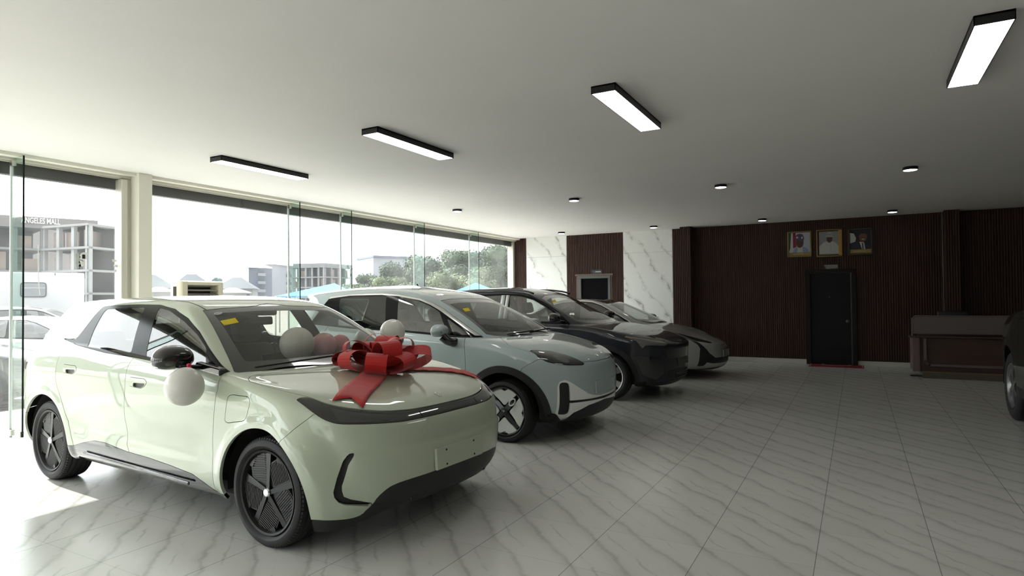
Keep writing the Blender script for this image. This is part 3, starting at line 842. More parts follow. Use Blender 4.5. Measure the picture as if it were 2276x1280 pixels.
    P['rdoor'] = H.take(lambda s: fmax(sdpoly([(-.115, 1.2), (-.115, 1.10), (-.139, 1.03), (-.142, .87), (-.165, .64), (-.157, .45), (-.112, .398), (-.1, .2), (-.93, .2), (-.965, .38), (-1.026, .548), (-1.13, .69), (-1.225, .82), (-1.25, .88), (-1.25, 1.0), (-1.225, 1.10), (-1.21, 1.20), (-.7, 1.25)], X(s), ZZ(s)), Y(s) + .45), gp)
    P['fbump'] = H.take(lambda s: fmax(-(X(s) - pchip([.2, .681, .702, .772, .844, .9, 1.], [1.62, 1.653, 1.682, 1.752, 1.823, 1.87, 1.9], ZZ(s))), ZZ(s) - .88), gp)
    P['roof'] = H.take(lambda s: fmax(-.575 - Y(s), 1.40 - ZZ(s), -1.74 - X(s)), .007)
    body = H.S
    g = M_GREEN
    sobj(both(body), 'body_shell', g, car, .02, M_DARKIN)
    sobj(both(P['roof']), 'roof_panel', g, car, .02, M_DARKIN)
    sobj(both(P['hood']), 'bonnet', g, car, .015, M_UNDER)
    fb = sobj(both(P['fbump']), 'front_bumper', g, car, .015, M_UNDER)
    sobj(both(P['rbump']), 'rear_bumper', g, car, .015, M_UNDER)
    sobj(both(P['gate']), 'tailgate', g, car, .015, M_DARKIN)
    sobj(both(P['rearwin']), 'rear_window', M_PGLASS, car, .0)
    sobj(both(P['tail']), 'tail_lamp', M_RED, car, .01)
    ws = sobj(both(P['windscreen']), 'windscreen', M_WGLASS, car, 0, off=-.002)
    sobj(both(P['frit']), 'windscreen_border', M_BLKG, car, .004, M_BLKM, off=-.002)
    sobj(both(P['band']), 'lamp_surround', M_BLKG, car, .02, off=-.004)
    sobj(both(P['bar']), 'light_bar', M_LENS, car, .01, off=-.005)
    for sd, nm in ((0, 'right'), (1, 'left')):
        q = (lambda s: s.mirror()) if sd else (lambda s: s)
        dr = sobj(q(P['fdoor']), 'front_door', g, car, .02, M_DARKIN)
        sobj(q(hf[0]), 'door_handle', g, dr, .01, off=.0015); sobj(q(hf[1]), 'handle_pocket', mat('handle_pocket_dark', (.05, .05, .04), .4), dr, 0, off=-.012)
        dr = sobj(q(P['rdoor']), 'rear_door', g, car, .02, M_DARKIN)
        sobj(q(hr[0]), 'door_handle', g, dr, .01, off=.0015); sobj(q(hr[1]), 'handle_pocket', mat('handle_pocket_dark'), dr, 0, off=-.012)
        sobj(q(P['front_glass']), 'front_side_window', M_SGLASS, car, 0, off=-.003)
        sobj(q(P['rear_glass']), 'rear_side_window', M_SGLASS, car, 0, off=-.003)
        sobj(q(P['trim']), 'window_surround', M_TRIM, car, .02, M_DARKIN, off=-.001)
        sobj(q(P['lens']), 'headlight', M_LENS, car, .01, off=-.005)
        sobj(q(P['vent']), 'air_vent', M_BLKM, car, 0, off=-.022)
        sobj(q(P['sill']), 'sill_cladding', M_BLKG, car, .02, M_UNDER, off=.002)
        sg = -1 if sd == 0 else 1
    sobj(both(P['skirt']), 'front_skirt', M_BLKM, car, .03, off=-.006)
    cap = sobj(P['cap'], 'charge_port_cover', g, car, .01)
    # ridge along each sill
    for sg in (-1, 1):
        mb = MB(); mb.obox((-.05, sg * .925, .302), (1.45, .014, .026), Matrix.Rotation(.02, 3, 'Y'), .008, 2)
        mb.build('sill_ridge', M_BLKG, car)
    # door mirrors
    for sg in (-1, 1):
        mb = MB(); mirror_shell(mb, (.655, sg * 1.035, 1.138), .108, .135, .080, rz=sg * -.12)
        mr = mb.build('door_mirror', M_BLKG, car, smooth=.9)
        mb = MB(); mb.obox((.70, sg * .95, 1.072), (.16, .20, .034), Matrix.Rotation(sg * .1, 3, 'X'), .01, 2)
        mb.obox((.83, sg * .870, 1.058), (.28, .05, .05), Matrix.Rotation(.12, 3, 'Y'), .01, 2)
        mb.build('mirror_foot', M_BLKG, mr)
        MB().obox((.603, sg * 1.035, 1.135), (.012, .155, .080), Matrix.Rotation(sg * .12, 3, 'Z'), .004).build('mirror_glass', M_CHROME, mr)
    # plate carrier, badge, wipers, sensors
    pl = MB().obox((2.252, -.02, .500), (.022, .50, .135), Matrix.Rotation(-.06, 3, 'Y'), .006, 2).build('plate_carrier', g, car)
    for dy in (-.17, .13):
        for dz in (-.045, .045): MB().cyl((2.260 - .06 * dz, dy, .5 + dz), (2.265 - .06 * dz, dy, .5 + dz), .007, 10).build('screw_hole', M_UNDER, pl)
    emblem(car, (2.062, 0, .858), (.55, 0, .83), (-.83, 0, .55), .050, M_SATIN)
    mb = MB()
    for y0, y1, dx in ((-.70, -.05, 0), (-.10, .55, .012)):
        mb.tube([(1.135 + dx - abs(y) * .10, y, 1.062 + .006 * k) for k, y in enumerate(np.linspace(y0, y1, 6))], .007, 6)
    mb.build('wiper', M_BLKM, car)
    mb = MB(); mb.prism([(-.5, .24), (-.4, .385), (.4, .385), (.5, .24)], 2.03, 2.05, 'x'); mb.build('lower_grille', M_UNDER, car)
    for sg in (-1, 1):
        for k in range(5):
            MB().obox((2.155 - .022 * k, sg * (.42 + .04 * k), .32), (.012, .010, .11), Matrix.Rotation(sg * -.5, 3, 'X')).build('grille_fin', mat('grille_fin_grey', (.06, .06, .062), .3), car)
    for cx in (WXF, WXR):
        for s_ in (-1, 1): wheel_green(car, (cx, s_ * (.90 - .115), WR), s_ > 0, (math.radians(174) if cx > 0 else math.radians(-8)) if s_ < 0 else None)
    underbody(car, M_UNDER, -1.95, 1.9, .78, .21, .33, [(WXF, WZ), (WXR, WZ)], .435, .86)
    cabin(car, M_SEAT_GREY, M_DASH, M_BLKM, .66, .62, 1.0, -.12, -1.0, zs=.44)
    # clear film still on the front seats
    for y in (-.38, .38):
        mb = seat_part(MB(), -.12, y, w=.56, back=.70, z=.46)
        for v in mb.bm.verts: v.co += Vector(noise.noise_vector(v.co * 7)) * .03
        mb.build('seat_film', M_PLASTIC_FILM, car)
    up = (-.83, 0, .55); nn = (.60, -.20, .78)
    patch('yellow_sticker', (.522, -.525, 1.352), nn, up, .115, .055, M_YELLOW, car, .004)
    st = patch('round_sticker', (.392, -.533, 1.413), nn, up, .062, .030, M_WHITE_ST, car, .004, 1)
    me = text_mesh('CCC', .020, .0006); lt = link('sticker_lettering', me, M_BLKM, st); n_ = Vector(nn).normalized(); u_ = Vector(up); u_ = (u_ - n_ * u_.dot(n_)).normalized(); Mx = Matrix((u_.cross(n_), u_, n_)).transposed().to_4x4(); lt.rotation_euler = Mx.to_euler(); lt.location = Vector((.392, -.533, 1.413)) + n_ * .0065
    mb = MB(); mb.box((-.06, -.07, 1.385), (.30, .07, 1.44), .02); mb.build('mirror_housing', M_BLKM, car, smooth=.6)
    MB().obox((.16, 0, 1.34), (.03, .24, .07), Matrix.Rotation(-.1, 3, 'Y'), .015, 3).build('inside_mirror', M_BLKM, car)
    return car, S
# ---------------------------------------------------------------- wheels of the other cars
def wheel_blade(parent, loc, R, rim, w, mirror=False):
    """white four-blade wheel with black cross"""
    W_ = empty('wheel', loc, PI if mirror else 0, parent)
    tyre_mesh(R, w, rim, 'tyre', W_, M_TYRE)
    mb = MB(); rim_barrel(mb, rim, w, .09); mb.build('wheel_rim', M_BLKG, W_, smooth=.7)
    y0 = -w / 2 + .022
    mb = MB(); mb.lathe([(0, y0 + .030), (rim * .60, y0 + .030), (rim - .014, y0 + .020)], 48, 'y'); mb.build('wheel_disc', M_BLKG, W_, smooth=.7)
    bl, sp, sl = MB(), MB(), MB()
    for k in range(4):
        a0 = PI / 4 + k * PI / 2
        # white blade between two spokes, notched on its outer edge
        out = []
        for t in np.linspace(-.68, .68, 15):
            r = rim - .016 - (.030 * math.exp(-((t) / .13) ** 2))
            out.append((r, a0 + PI / 4 + t))
        for t in np.linspace(.68, -.68, 13):
            out.append((.066 + .125 * abs(t / .68) ** 2.4, a0 + PI / 4 + t * .95))
        P2 = [(r * math.cos(a), r * math.sin(a)) for r, a in out]
        bl.prism(P2, y0 + .002, y0 + .018, 'y', bev=.002)
        # black spoke
        ca, sa = math.cos(a0), math.sin(a0)
        def P(u, v, y): return Vector((u * ca - v * sa, y, u * sa + v * ca))
        A = [P(.03, -.026, y0 - .002), P(.03, .026, y0 - .002), P(rim - .03, .020, y0 + .004), P(rim - .03, -.020, y0 + .004)]
        B = [p + Vector((0, .016, 0)) for p in A]
        sp.faces(A + B, [(0, 1, 2, 3), (0, 4, 5, 1), (1, 5, 6, 2), (2, 6, 7, 3), (3, 7, 4, 0)])
        if k % 2 == 0:
            ring = [P(u, v, y0 - .006) for u, v in [(.115 + .045 * math.cos(t) + .03, .026 * math.sin(t)) for t in [2 * PI * i / 20 for i in range(20)]]]
            sl.tube(ring, .008, 6, closed=True)
    bl.build('white_blade', mat('wheel_white', (.72, .74, .72), .35, coat=.4), W_)
    sp.build('spoke', M_BLKG, W_); sl.build('slot_frame', mat('wheel_white'), W_)
    hb = MB(); hb.lathe([(0, y0 - .010), (.040, y0 - .009), (.046, y0), (.048, y0 + .02)], 28, 'y'); hb.build('hub_cap', M_BLKG, W_, smooth=.6)
    emblem(W_, (0, y0 - .010, .004), (0, -1, 0), (0, 0, 1), .022, M_SATIN)
    return W_

def wheel_alloy(parent, loc, R, rim, w, mirror=False, m=None, n=6, lo=False):
    W_ = empty('wheel', loc, PI if mirror else 0, parent)
    tyre_mesh(R, w, rim, 'tyre', W_, M_TYRE, groove=not lo)
    m = m or M_SATIN
    y0 = -w / 2 + .022
    mb = MB(); rim_barrel(mb, rim, w, .09)
    for k in range(n):
        a = PI / 2 + k * 2 * PI / n; ca, sa = math.cos(a), math.sin(a)
        def P(u, v, y): return Vector((u * ca - v * sa, y, u * sa + v * ca))
        A = [P(.02, -.028, y0 - .002), P(.02, .028, y0 - .002), P(rim * .55, .030, y0 - .004), P(rim - .012, .052, y0 + .006), P(rim - .012, -.052, y0 + .006), P(rim * .55, -.030, y0 - .004)]
        B = [p + Vector((0, .028, 0)) for p in A]
        mb.faces(A + B, [(0, 1, 2, 3, 4, 5)] + [(i, 6 + i, 6 + (i + 1) % 6, (i + 1) % 6) for i in range(6)])
    mb.lathe([(0, y0 - .012), (.032, y0 - .010), (.055, y0), (.06, y0 + .03)], 24, 'y')
    mb.build('wheel_rim', m, W_, smooth=.6)
    MB().lathe([(0, y0 + .075), (rim - .03, y0 + .075)], 40, 'y').build('brake_disc', M_UNDER, W_)
    return W_

def std_car(sp, label, loc, yaw, detail=True, cat='car', group='cars lined up in the showroom', scale=None):
    """a car from its waterlines and panel outlines"""
    car = thing('car', label, cat, loc, math.radians(yaw), group)
    res = dict(nr=50, ns=130, nf=80, per=8) if detail else dict(nr=24, ns=50, nf=30, per=4)
    S, G = body_surface(sp['loops'], disp=sp.get('disp'), **res)
    if scale is not None:
        S.V = S.V * scale; S.N = S.N / scale; S.N /= np.linalg.norm(S.N, axis=1, keepdims=True)
        G = G * scale
    H = Shell(S); P = {}
    gp = .0025
    af = lambda s: s.A[:, 0]
    ar = lambda s: s.A[:, 1]
    xf, xr, wz, rin, rout = sp['axles']
    rings = []
    for cx in (xf, xr):
        if rout:
            rings.append(H.take(lambda s, cx=cx: fmax(np.hypot(X(s) - cx, ZZ(s) - wz) - rout, Y(s) + .35)))
        else: H.take(lambda s, cx=cx: fmax(np.hypot(X(s) - cx, ZZ(s) - wz) - rin, Y(s) + .35))
    rings = [split(r, np.hypot(X(r) - cx, ZZ(r) - wz) - rin)[1] for r, cx in zip(rings, (xf, xr))]
    D = Shell(H.take(lambda s: fmax(sdpoly(sp['dlo'], X(s), ZZ(s)), Y(s) + .42), .0015))
    gl = [(n, D.take(lambda s, p=p: sdpoly(roundc(p, .02), X(s), ZZ(s))), m) for n, p, m in sp['glass']]
    chrome = D.take(lambda s: -sdpoly(sp['dlo'], X(s), ZZ(s)) - sp['chrome'] if False else fmax(np.abs(sdpoly(sp['dlo'], X(s), ZZ(s))) - sp['chrome'], sp['chrome_lo'](X(s)) - ZZ(s))) if sp.get('chrome') else None
    trim = D.S
    ws = Shell(H.take(lambda s: fmax(sdpoly(sp['ws'], Y(s), ZZ(s)), sp.get('wsx', 0.) - X(s)), .0015))
    wg = ws.take(lambda s: sdpoly(sp['ws'], Y(s), ZZ(s)) + .045)
    if 'roofglass' in sp: P['roof_glass'] = (H.take(lambda s: fmax(np.abs(Y(s)) - sp['roofglass'][0], sp['roofglass'][1] - X(s), 1.1 - ZZ(s), X(s) - sp['roofglass'][2]), .0015), M_BLKG, 0.)
    pnt = sp['paint']
    if 'front' in sp: sp['front'](H, P, af)
    hz = sp['hood_z']
    hood = H.take(lambda s: fmax(sdpoly(sp['hood'], X(s), Y(s)), hz(af(s)) - ZZ(s)), gp)
    skirt = H.take(lambda s: fmax(ZZ(s) - sp['skirt'](af(s)), 1. - X(s)), .001)
    sill = H.take(lambda s: fmax(ZZ(s) - sp['sill'], X(s) - xf, xr - X(s), Y(s) + .3), .001)
    P['tail_lamp'] = (H.take(lambda s: fmax(np.abs(ZZ(s) - sp['tail'][0]) - sp['tail'][1], ar(s) - sp['tail'][2], X(s) + 1.2), .002), M_RED, .01)
    rw = sp['rearwin']
    P['rear_window'] = (H.take(lambda s: fmax(np.abs(Y(s)) - .56, rw[0] - ZZ(s), ZZ(s) - rw[1], X(s) - rw[2]), .002), M_PGLASS, 0)
    doors = []
    for n, p in sp['doors']:
        doors.append((n, H.take(lambda s: fmax(sdpoly(p, X(s), ZZ(s)), Y(s) + .45), gp)))
    bump = H.take(lambda s: fmax(-(X(s) - sp['bump'](ZZ(s))), ZZ(s) - sp['bump_top']), gp) if 'bump' in sp else None
    sobj(both(H.S), 'body_shell', pnt, car, .02, M_DARKIN)
    sobj(both(hood), 'bonnet', pnt, car, .015, M_UNDER)
    if bump is not None: sobj(both(bump), 'front_bumper', pnt, car, .015, M_UNDER)
    sobj(both(skirt), 'front_skirt', M_BLKM, car, .03)
    sobj(both(wg), 'windscreen', M_WGLASS, car, 0, off=-.002)
    sobj(both(ws.S), 'windscreen_border', M_BLKG, car, .004, M_BLKM, off=-.002)
    for n, (q, m, th) in P.items():
        if n.startswith('pair_'):
            sobj(q, n[5:], m, car, th); sobj(q.mirror(), n[5:], m, car, th)
        else: sobj(both(q), n, m, car, th)
    for sd in (0, 1):
        q = (lambda s: s.mirror()) if sd else (lambda s: s)
        for n, d in doors: sobj(q(d), n, sp.get('door_paint', pnt), car, .02, M_DARKIN)
        for n, g_, m in gl: sobj(q(g_), n, m, car, 0, off=-.003)
        sobj(q(trim), 'window_surround', M_TRIM, car, .02, M_DARKIN, off=-.001)
        if chrome is not None: sobj(q(chrome), 'window_chrome', M_SATIN, car, .01, off=.002)
        sobj(q(sill), 'sill_cladding', M_BLKM, car, .02, M_UNDER)
        for r in rings: sobj(q(r), 'wheel_arch_cladding', M_BLKM, car, .03, M_UNDER, off=.008)
    k = scale if scale is not None else np.ones(3)
    hw = .93 * k[1]
    for cx in (xf, xr):
        for s in (-1, 1):
            sp['wheel'](car, (cx, s * (hw - sp['tw'] / 2 - .02), sp['R']), s > 0)
    underbody(car, M_UNDER, -1.95, 1.95, .78 * k[1], wz - .10, wz, [(xf, wz), (xr, wz)], rin + .02, hw - .03)
    c = sp['cabin']
    cabin(car, sp.get('seat', M_SEAT_GREY), M_DASH, M_BLKM, .66, c[0], c[1], c[2], c[3], zs=c[4], zf=.30)
    if 'mirror' in sp:
        mx, my, mz, mm, foot = sp['mirror']
        for s in (-1, 1):
            mb = MB(); mirror_shell(mb, (mx, s * my, mz), .105, .125, .070, rz=s * -.12); mr = mb.build('door_mirror', mm, car, smooth=.9)
            mb = MB()
            if foot == 'arm':
                mb.tube([(mx + .06, s * my, mz - .06), (mx + .10, s * (my - .03), mz - .11), (mx + .14, s * (my - .09), mz - .14), (mx + .13, s * .90, mz - .13)], [.055, .05, .045, .05], 12)
            else:
                mb.obox((mx + .06, s * (my - .10), mz - .06), (.12, .17, .03), Matrix.Rotation(s * .1, 3, 'X'), .01, 2)
            mb.build('mirror_foot', M_BLKG, mr, smooth=.8)
            MB().obox((mx - .040, s * my, mz), (.012, .110, .060), Matrix.Rotation(s * .12, 3, 'Z'), .004).build('mirror_glass', M_CHROME, mr)
            if detail: MB().obox((mx + .10, s * (my + .06), mz - .012), (.012, .12, .010), Matrix.Rotation(s * -.5, 3, 'Z'), .003).build('turn_signal', M_LENSG, mr)
    return car, G

def nose_box(parent, name, c, size, m, tilt=0.):
    return MB().obox(c, size, Matrix.Rotation(tilt, 3, 'Y'), .004, 2).build(name, m, parent)

# ---------------------------------------------------------------- pale blue car
M_BLUE = paint('pale_blue_paint', (.37, .445, .455), .12, .5)
def blue_front(H, P, af):
    HL = [(.915, .957), (.80, .965), (.547, .942), (.477, .908), (.427, .858), (.373, .813), (.401, .796), (.603, .807), (.743, .822), (.867, .854), (.935, .90)]
    b = Shell(H.take(lambda s: fmax(sdpoly(HL, af(s), ZZ(s)), 1.4 - X(s)), .002))
    ln = Shell(b.take(lambda s: sdpoly(HL, af(s), ZZ(s)) + .013))
    c = ln.take(lambda s: fmax(np.hypot((af(s) - .64) / 2.2, ZZ(s) - .872 - (af(s) - .64) * .18) - .036))
    P['pair_headlight'] = (ln.S, M_LENS, .012); P['pair_headlight_lens'] = (c, M_LENSG, .012); P['pair_lamp_surround'] = (b.S, M_BLKG, .015)
    V = roundc([(.757, .640), (.637, .632), (.608, .283), (.740, .292)], .045)
    Wp = [(.776, .60), (.752, .647), (.69, .662), (.636, .643), (.495, .561), (.374, .496), (.289, .47), (.119, .449), (-.2, .446), (-.2, .39), (0, .39), (.342, .368), (.553, .31), (.594, .268), (.67, .252), (.735, .270), (.770, .32)]
    P['pair_air_curtain'] = (H.take(lambda s: fmax(sdpoly(V, af(s), ZZ(s)), 1.4 - X(s))).off(-.02), M_BLKM, 0)
    lt = lambda a: pchip([0, .116, .355, .632, .7], [.430, .431, .436, .445, .446], a); lb = lambda a: pchip([0, .11, .352, .629, .7], [.400, .404, .411, .416, .417], a)
    P['grille_slot'] = (H.take(lambda s: fmax(lb(af(s)) - ZZ(s), ZZ(s) - lt(af(s)), af(s) - .64, 1.4 - X(s))).off(-.012), M_BLKM, 0)
    P['bumper_wing'] = (H.take(lambda s: fmax(sdpoly(Wp, af(s), ZZ(s)), 1.4 - X(s))), mat('white_wing', (.74, .76, .74), .3, coat=.6), .02)
def lower(k): return lambda a: pchip([q[0] for q in k], [q[1] for q in k], a)
BLUE = dict(loops=BLUE_LOOPS, disp=blue_disp, axles=(BWX, BWR, BWZ, .412, .487), paint=M_BLUE, R=.325, tw=.22, sill=.33,
  dlo=[(-1.62, 1.20), (-.9, 1.158), (.06, 1.125), (.37, 1.109), (.74, 1.087), (.9, 1.085), (1.09, 1.088), (1.045, 1.113), (.80, 1.242), (.476, 1.400), (.31, 1.468), (.13, 1.520), (-.24, 1.575), (-.515, 1.594), (-1.07, 1.588), (-1.42, 1.555)],
  glass=[('rear_side_window', [(-1.10, 1.19), (-1.235, 1.535), (-1.0, 1.557), (-.42, 1.560), (-.285, 1.165)], M_PGLASS), ('front_side_window', [(-.10, 1.155), (-.215, 1.550), (.10, 1.498), (.29, 1.440), (.47, 1.366), (.665, 1.115)], M_SGLASS), ('quarter_window', [(.60, 1.292), (.965, 1.118), (.745, 1.108)], M_SGLASS)],
  chrome=.022, chrome_lo=lambda x: pchip([-1.7, -1.42, -1.2, .9, 1.04, 1.2], [1.56, 1.53, 1.3, 1.12, 1.105, 1.10], x),
  ws=[(.5, 1.52), (.5, 1.078), (-.40, 1.083), (-.62, 1.098), (-.705, 1.118), (-.60, 1.33), (-.535, 1.495), (-.3, 1.512)],
  roofglass=(.47, -1.25, .18),
  hood=[(1.20, .5), (1.262, .05), (1.24, -.35), (1.18, -.577), (1.294, -.693), (1.432, -.809), (1.543, -.835), (1.682, -.81), (1.76, -.78), (2.5, -.78), (2.5, .5)], hood_z=lower([(0, .819), (.12, .819), (.36, .826), (.47, .845), (1, .88)]),
  skirt=lower([(0, .39), (.342, .368), (.553, .31), (.617, .235), (.75, .222), (1.3, .24)]), front=blue_front,
  tail=(1.02, .05, 1.0), rearwin=(1.2, 1.52, -1.6),
  doors=[('front_door', [(-.26, 1.3), (-.26, 1.14), (-.29, .6), (-.2, .2), (.95, .2), (.96, .6), (.957, .83), (.946, .97), (.918, 1.10), (.6, 1.2)]), ('rear_door', [(-.26, 1.3), (-.26, 1.14), (-.29, .6), (-.2, .2), (-.9, .2), (-1.0, .55), (-1.25, .82), (-1.3, 1.1), (-1.2, 1.3)])],
  bump=lambda z: pchip([.2, .775, .816, .867, .9, 1.], [1.60, 1.647, 1.701, 1.785, 1.82, 1.9], z), bump_top=.88,
  cabin=(.78, 1.06, -.05, -1.0, .50), seat=mat('seat_grey_green', (.20, .215, .19), .6), mirror=(.665, 1.035, 1.165, M_BLUE, 'arm'),
  wheel=lambda c, l, m: wheel_blade(c, l, .325, .255, .22, m))
def build_blue():
    car, G = std_car(BLUE, 'pale blue rounded car with white wheel blades, second in the row', (-4.64, 6.679, 0), -3)
    nose_box(car, 'plate_carrier', (2.186, 0, .545), (.018, .50, .135), M_BLUE, -.04)
    emblem(car, (2.093, 0, .866), (.6, 0, .8), (-.8, 0, .6), .045, M_SATIN)
    mb = MB(); mb.tube([(1.22 - .05 * abs(y), y, 1.105 + .004 * k) for k, y in enumerate(np.linspace(-.45, .1, 6))], .008, 6); mb.build('wiper', M_BLKM, car)
    mb = MB(); mb.tube([(1.20 - .05 * abs(y), y, 1.108 + .004 * k) for k, y in enumerate(np.linspace(.05, .6, 6))], .008, 6); mb.build('wiper', M_BLKM, car)
    mb = MB(); mb.tube([(-.60, .12, 1.69), (-.62, .12, 1.72)], .01, 6); mb.build('aerial', M_BLKM, car)
    patch('yellow_sticker', (.60, -.42, 1.374), (.64, -.12, .76), (-.75, 0, .66), .10, .055, M_YELLOW, car, .012)
    return car
# ---------------------------------------------------------------- dark navy SUV
M_NAVY = paint('dark_navy_paint', (.006, .0075, .014), .0, .5, .8, .2)
def dark_front(H, P, af):
    HL = [(1.172, .937), (1.089, .962), (.986, .948), (.80, .915), (.544, .868), (.49, .828), (.60, .800), (.75, .812), (.903, .815), (.94, .770), (.98, .80), (1.03, .875)]
    b = Shell(H.take(lambda s: fmax(sdpoly(HL, af(s), ZZ(s)), 1.4 - X(s)), .002))
    st = b.take(lambda s: np.abs(ZZ(s) - pchip([.4, .55, 1.0, 1.2], [.84, .852, .925, .945], af(s))) - .007)
    P['pair_headlight'] = (b.S, M_LENSG, .015); P['pair_light_strip'] = (st, mat('amber_strip', (.30, .20, .12), .3, coat=1.), .012)
    P['upper_grille'] = (H.take(lambda s: fmax(.60 - ZZ(s), ZZ(s) - .752, af(s) - (.50 + (ZZ(s) - .6) * .6), 1.4 - X(s)), .001), M_BLKG, .02)
    P['lower_grille'] = (H.take(lambda s: fmax(.285 - ZZ(s), ZZ(s) - .43, af(s) - .50, 1.4 - X(s)), .001), M_BLKM, .02)
    P['pair_fog_recess'] = (H.take(lambda s: fmax(sdpoly([(1.06, .67), (.94, .665), (.77, .637), (.62, .59), (.57, .40), (.707, .307), (.9, .37), (.95, .43), (1.0, .55)], af(s), ZZ(s)), 1.4 - X(s)), .001), M_BLKG, .02)
DARK = dict(loops=DARK_LOOPS, axles=(1.40, -1.45, .335, .405, .48), paint=M_NAVY, R=.345, tw=.23, sill=.34,
  dlo=[(-1.75, 1.24), (-.9, 1.165), (.06, 1.13), (.5, 1.113), (.80, 1.108), (.73, 1.155), (.561, 1.277), (.30, 1.418), (.079, 1.517), (-.167, 1.575), (-.539, 1.595), (-1.1, 1.585), (-1.55, 1.53)],
  glass=[('rear_side_window', [(-1.15, 1.20), (-1.2, 1.545), (-.56, 1.568), (-.50, 1.17)], M_SGLASS), ('front_side_window', [(-.33, 1.165), (-.39, 1.562), (-.16, 1.545), (.07, 1.488), (.29, 1.390), (.53, 1.255), (.66, 1.14)], M_SGLASS)],
  ws=[(.5, 1.59), (.5, 1.10), (-.3, 1.105), (-.55, 1.118), (-.74, 1.145), (-.66, 1.33), (-.575, 1.52), (-.35, 1.56)], wsx=-.1,
  hood=[(.9, .5), (1.02, .05), (.97, -.45), (.85, -.74), (1.1, -.80), (1.5, -.80), (1.75, -.70), (2.0, -.60), (2.5, -.5), (2.5, .5)], hood_z=lower([(0, .768), (.3, .77), (.55, .80), (.7, .86), (1, .9)]),
  skirt=lower([(0, .28), (.5, .27), (.8, .26), (1.3, .30)]), front=dark_front, tail=(1.0, .05, 1.1), rearwin=(1.25, 1.56, -1.6),
  doors=[('front_door', [(-.42, 1.3), (-.42, 1.16), (-.44, .6), (-.3, .2), (.86, .2), (.82, .6), (.80, .9), (.785, 1.0), (.785, 1.10), (.5, 1.2)]), ('rear_door', [(-.42, 1.3), (-.42, 1.16), (-.44, .6), (-.3, .2), (-1.0, .2), (-1.05, .6), (-1.3, .9), (-1.3, 1.2), (-1.2, 1.3)])],
  cabin=(.60, 1.10, -.25, -1.15, .56), seat=mat('seat_grey_green'), mirror=(.60, 1.06, 1.215, M_BLKG, 'foot'), 
  wheel=lambda c, l, m: wheel_alloy(c, l, .345, .255, .23, m))
def build_dark():
    car, G = std_car(DARK, 'dark navy car with black grille, third in the row', (-4.6, 9.72, 0), -3)
    nose_box(car, 'plate_carrier', (2.272, 0, .548), (.02, .46, .10), mat('plate_grey', (.06, .06, .06), .5), -.03)
    for z in (.315, .35, .385):
        nose_box(car, 'grille_bar', (2.250, 0, z), (.02, .56, .010), mat('grille_bar_grey', (.05, .05, .055), .35))
    emblem(car, (2.235, 0, .850), (.7, 0, .7), (-.7, 0, .7), .035, mat('dark_chrome', (.2, .2, .2), .3, 1.))
    for s in (-1, 1):
        mb = MB(); mb.tube([(x, s * (.655 - .0 * x), pchip([-1.8, -1.5, -1., -.5, -.1, .05], [1.57, 1.635, 1.665, 1.665, 1.63, 1.585], x)) for x in np.linspace(-1.75, .03, 24)], .016, 8); mb.build('roof_rail', M_BLKG, car)
        # paint protection sheet still on the door pillars
        for (x0, x1) in ((-.545, -.465), (-.45, -.385)):
            mb = MB(); G2 = []
            for z in np.linspace(1.19, 1.57, 6):
                yy = -s * 0 + s * (.862 - (z - 1.15) * .40 + .012)
                dx = (1.57 - z) * .03 * 0
                G2.append([(x0 + (z - 1.38) * -.06, yy, z), (x1 + (z - 1.38) * -.06, yy, z)])
            o = mb.grid(G2).build('pillar_film', mat('white_film', (.55, .57, .56), .4), car)
            mo = o.modifiers.new('t', 'SOLIDIFY'); mo.thickness = .004
    patch('yellow_sticker', (.32, -.50, 1.455), (.58, -.2, .78), (-.78, 0, .6), .10, .05, M_YELLOW, car, .012)
    return car
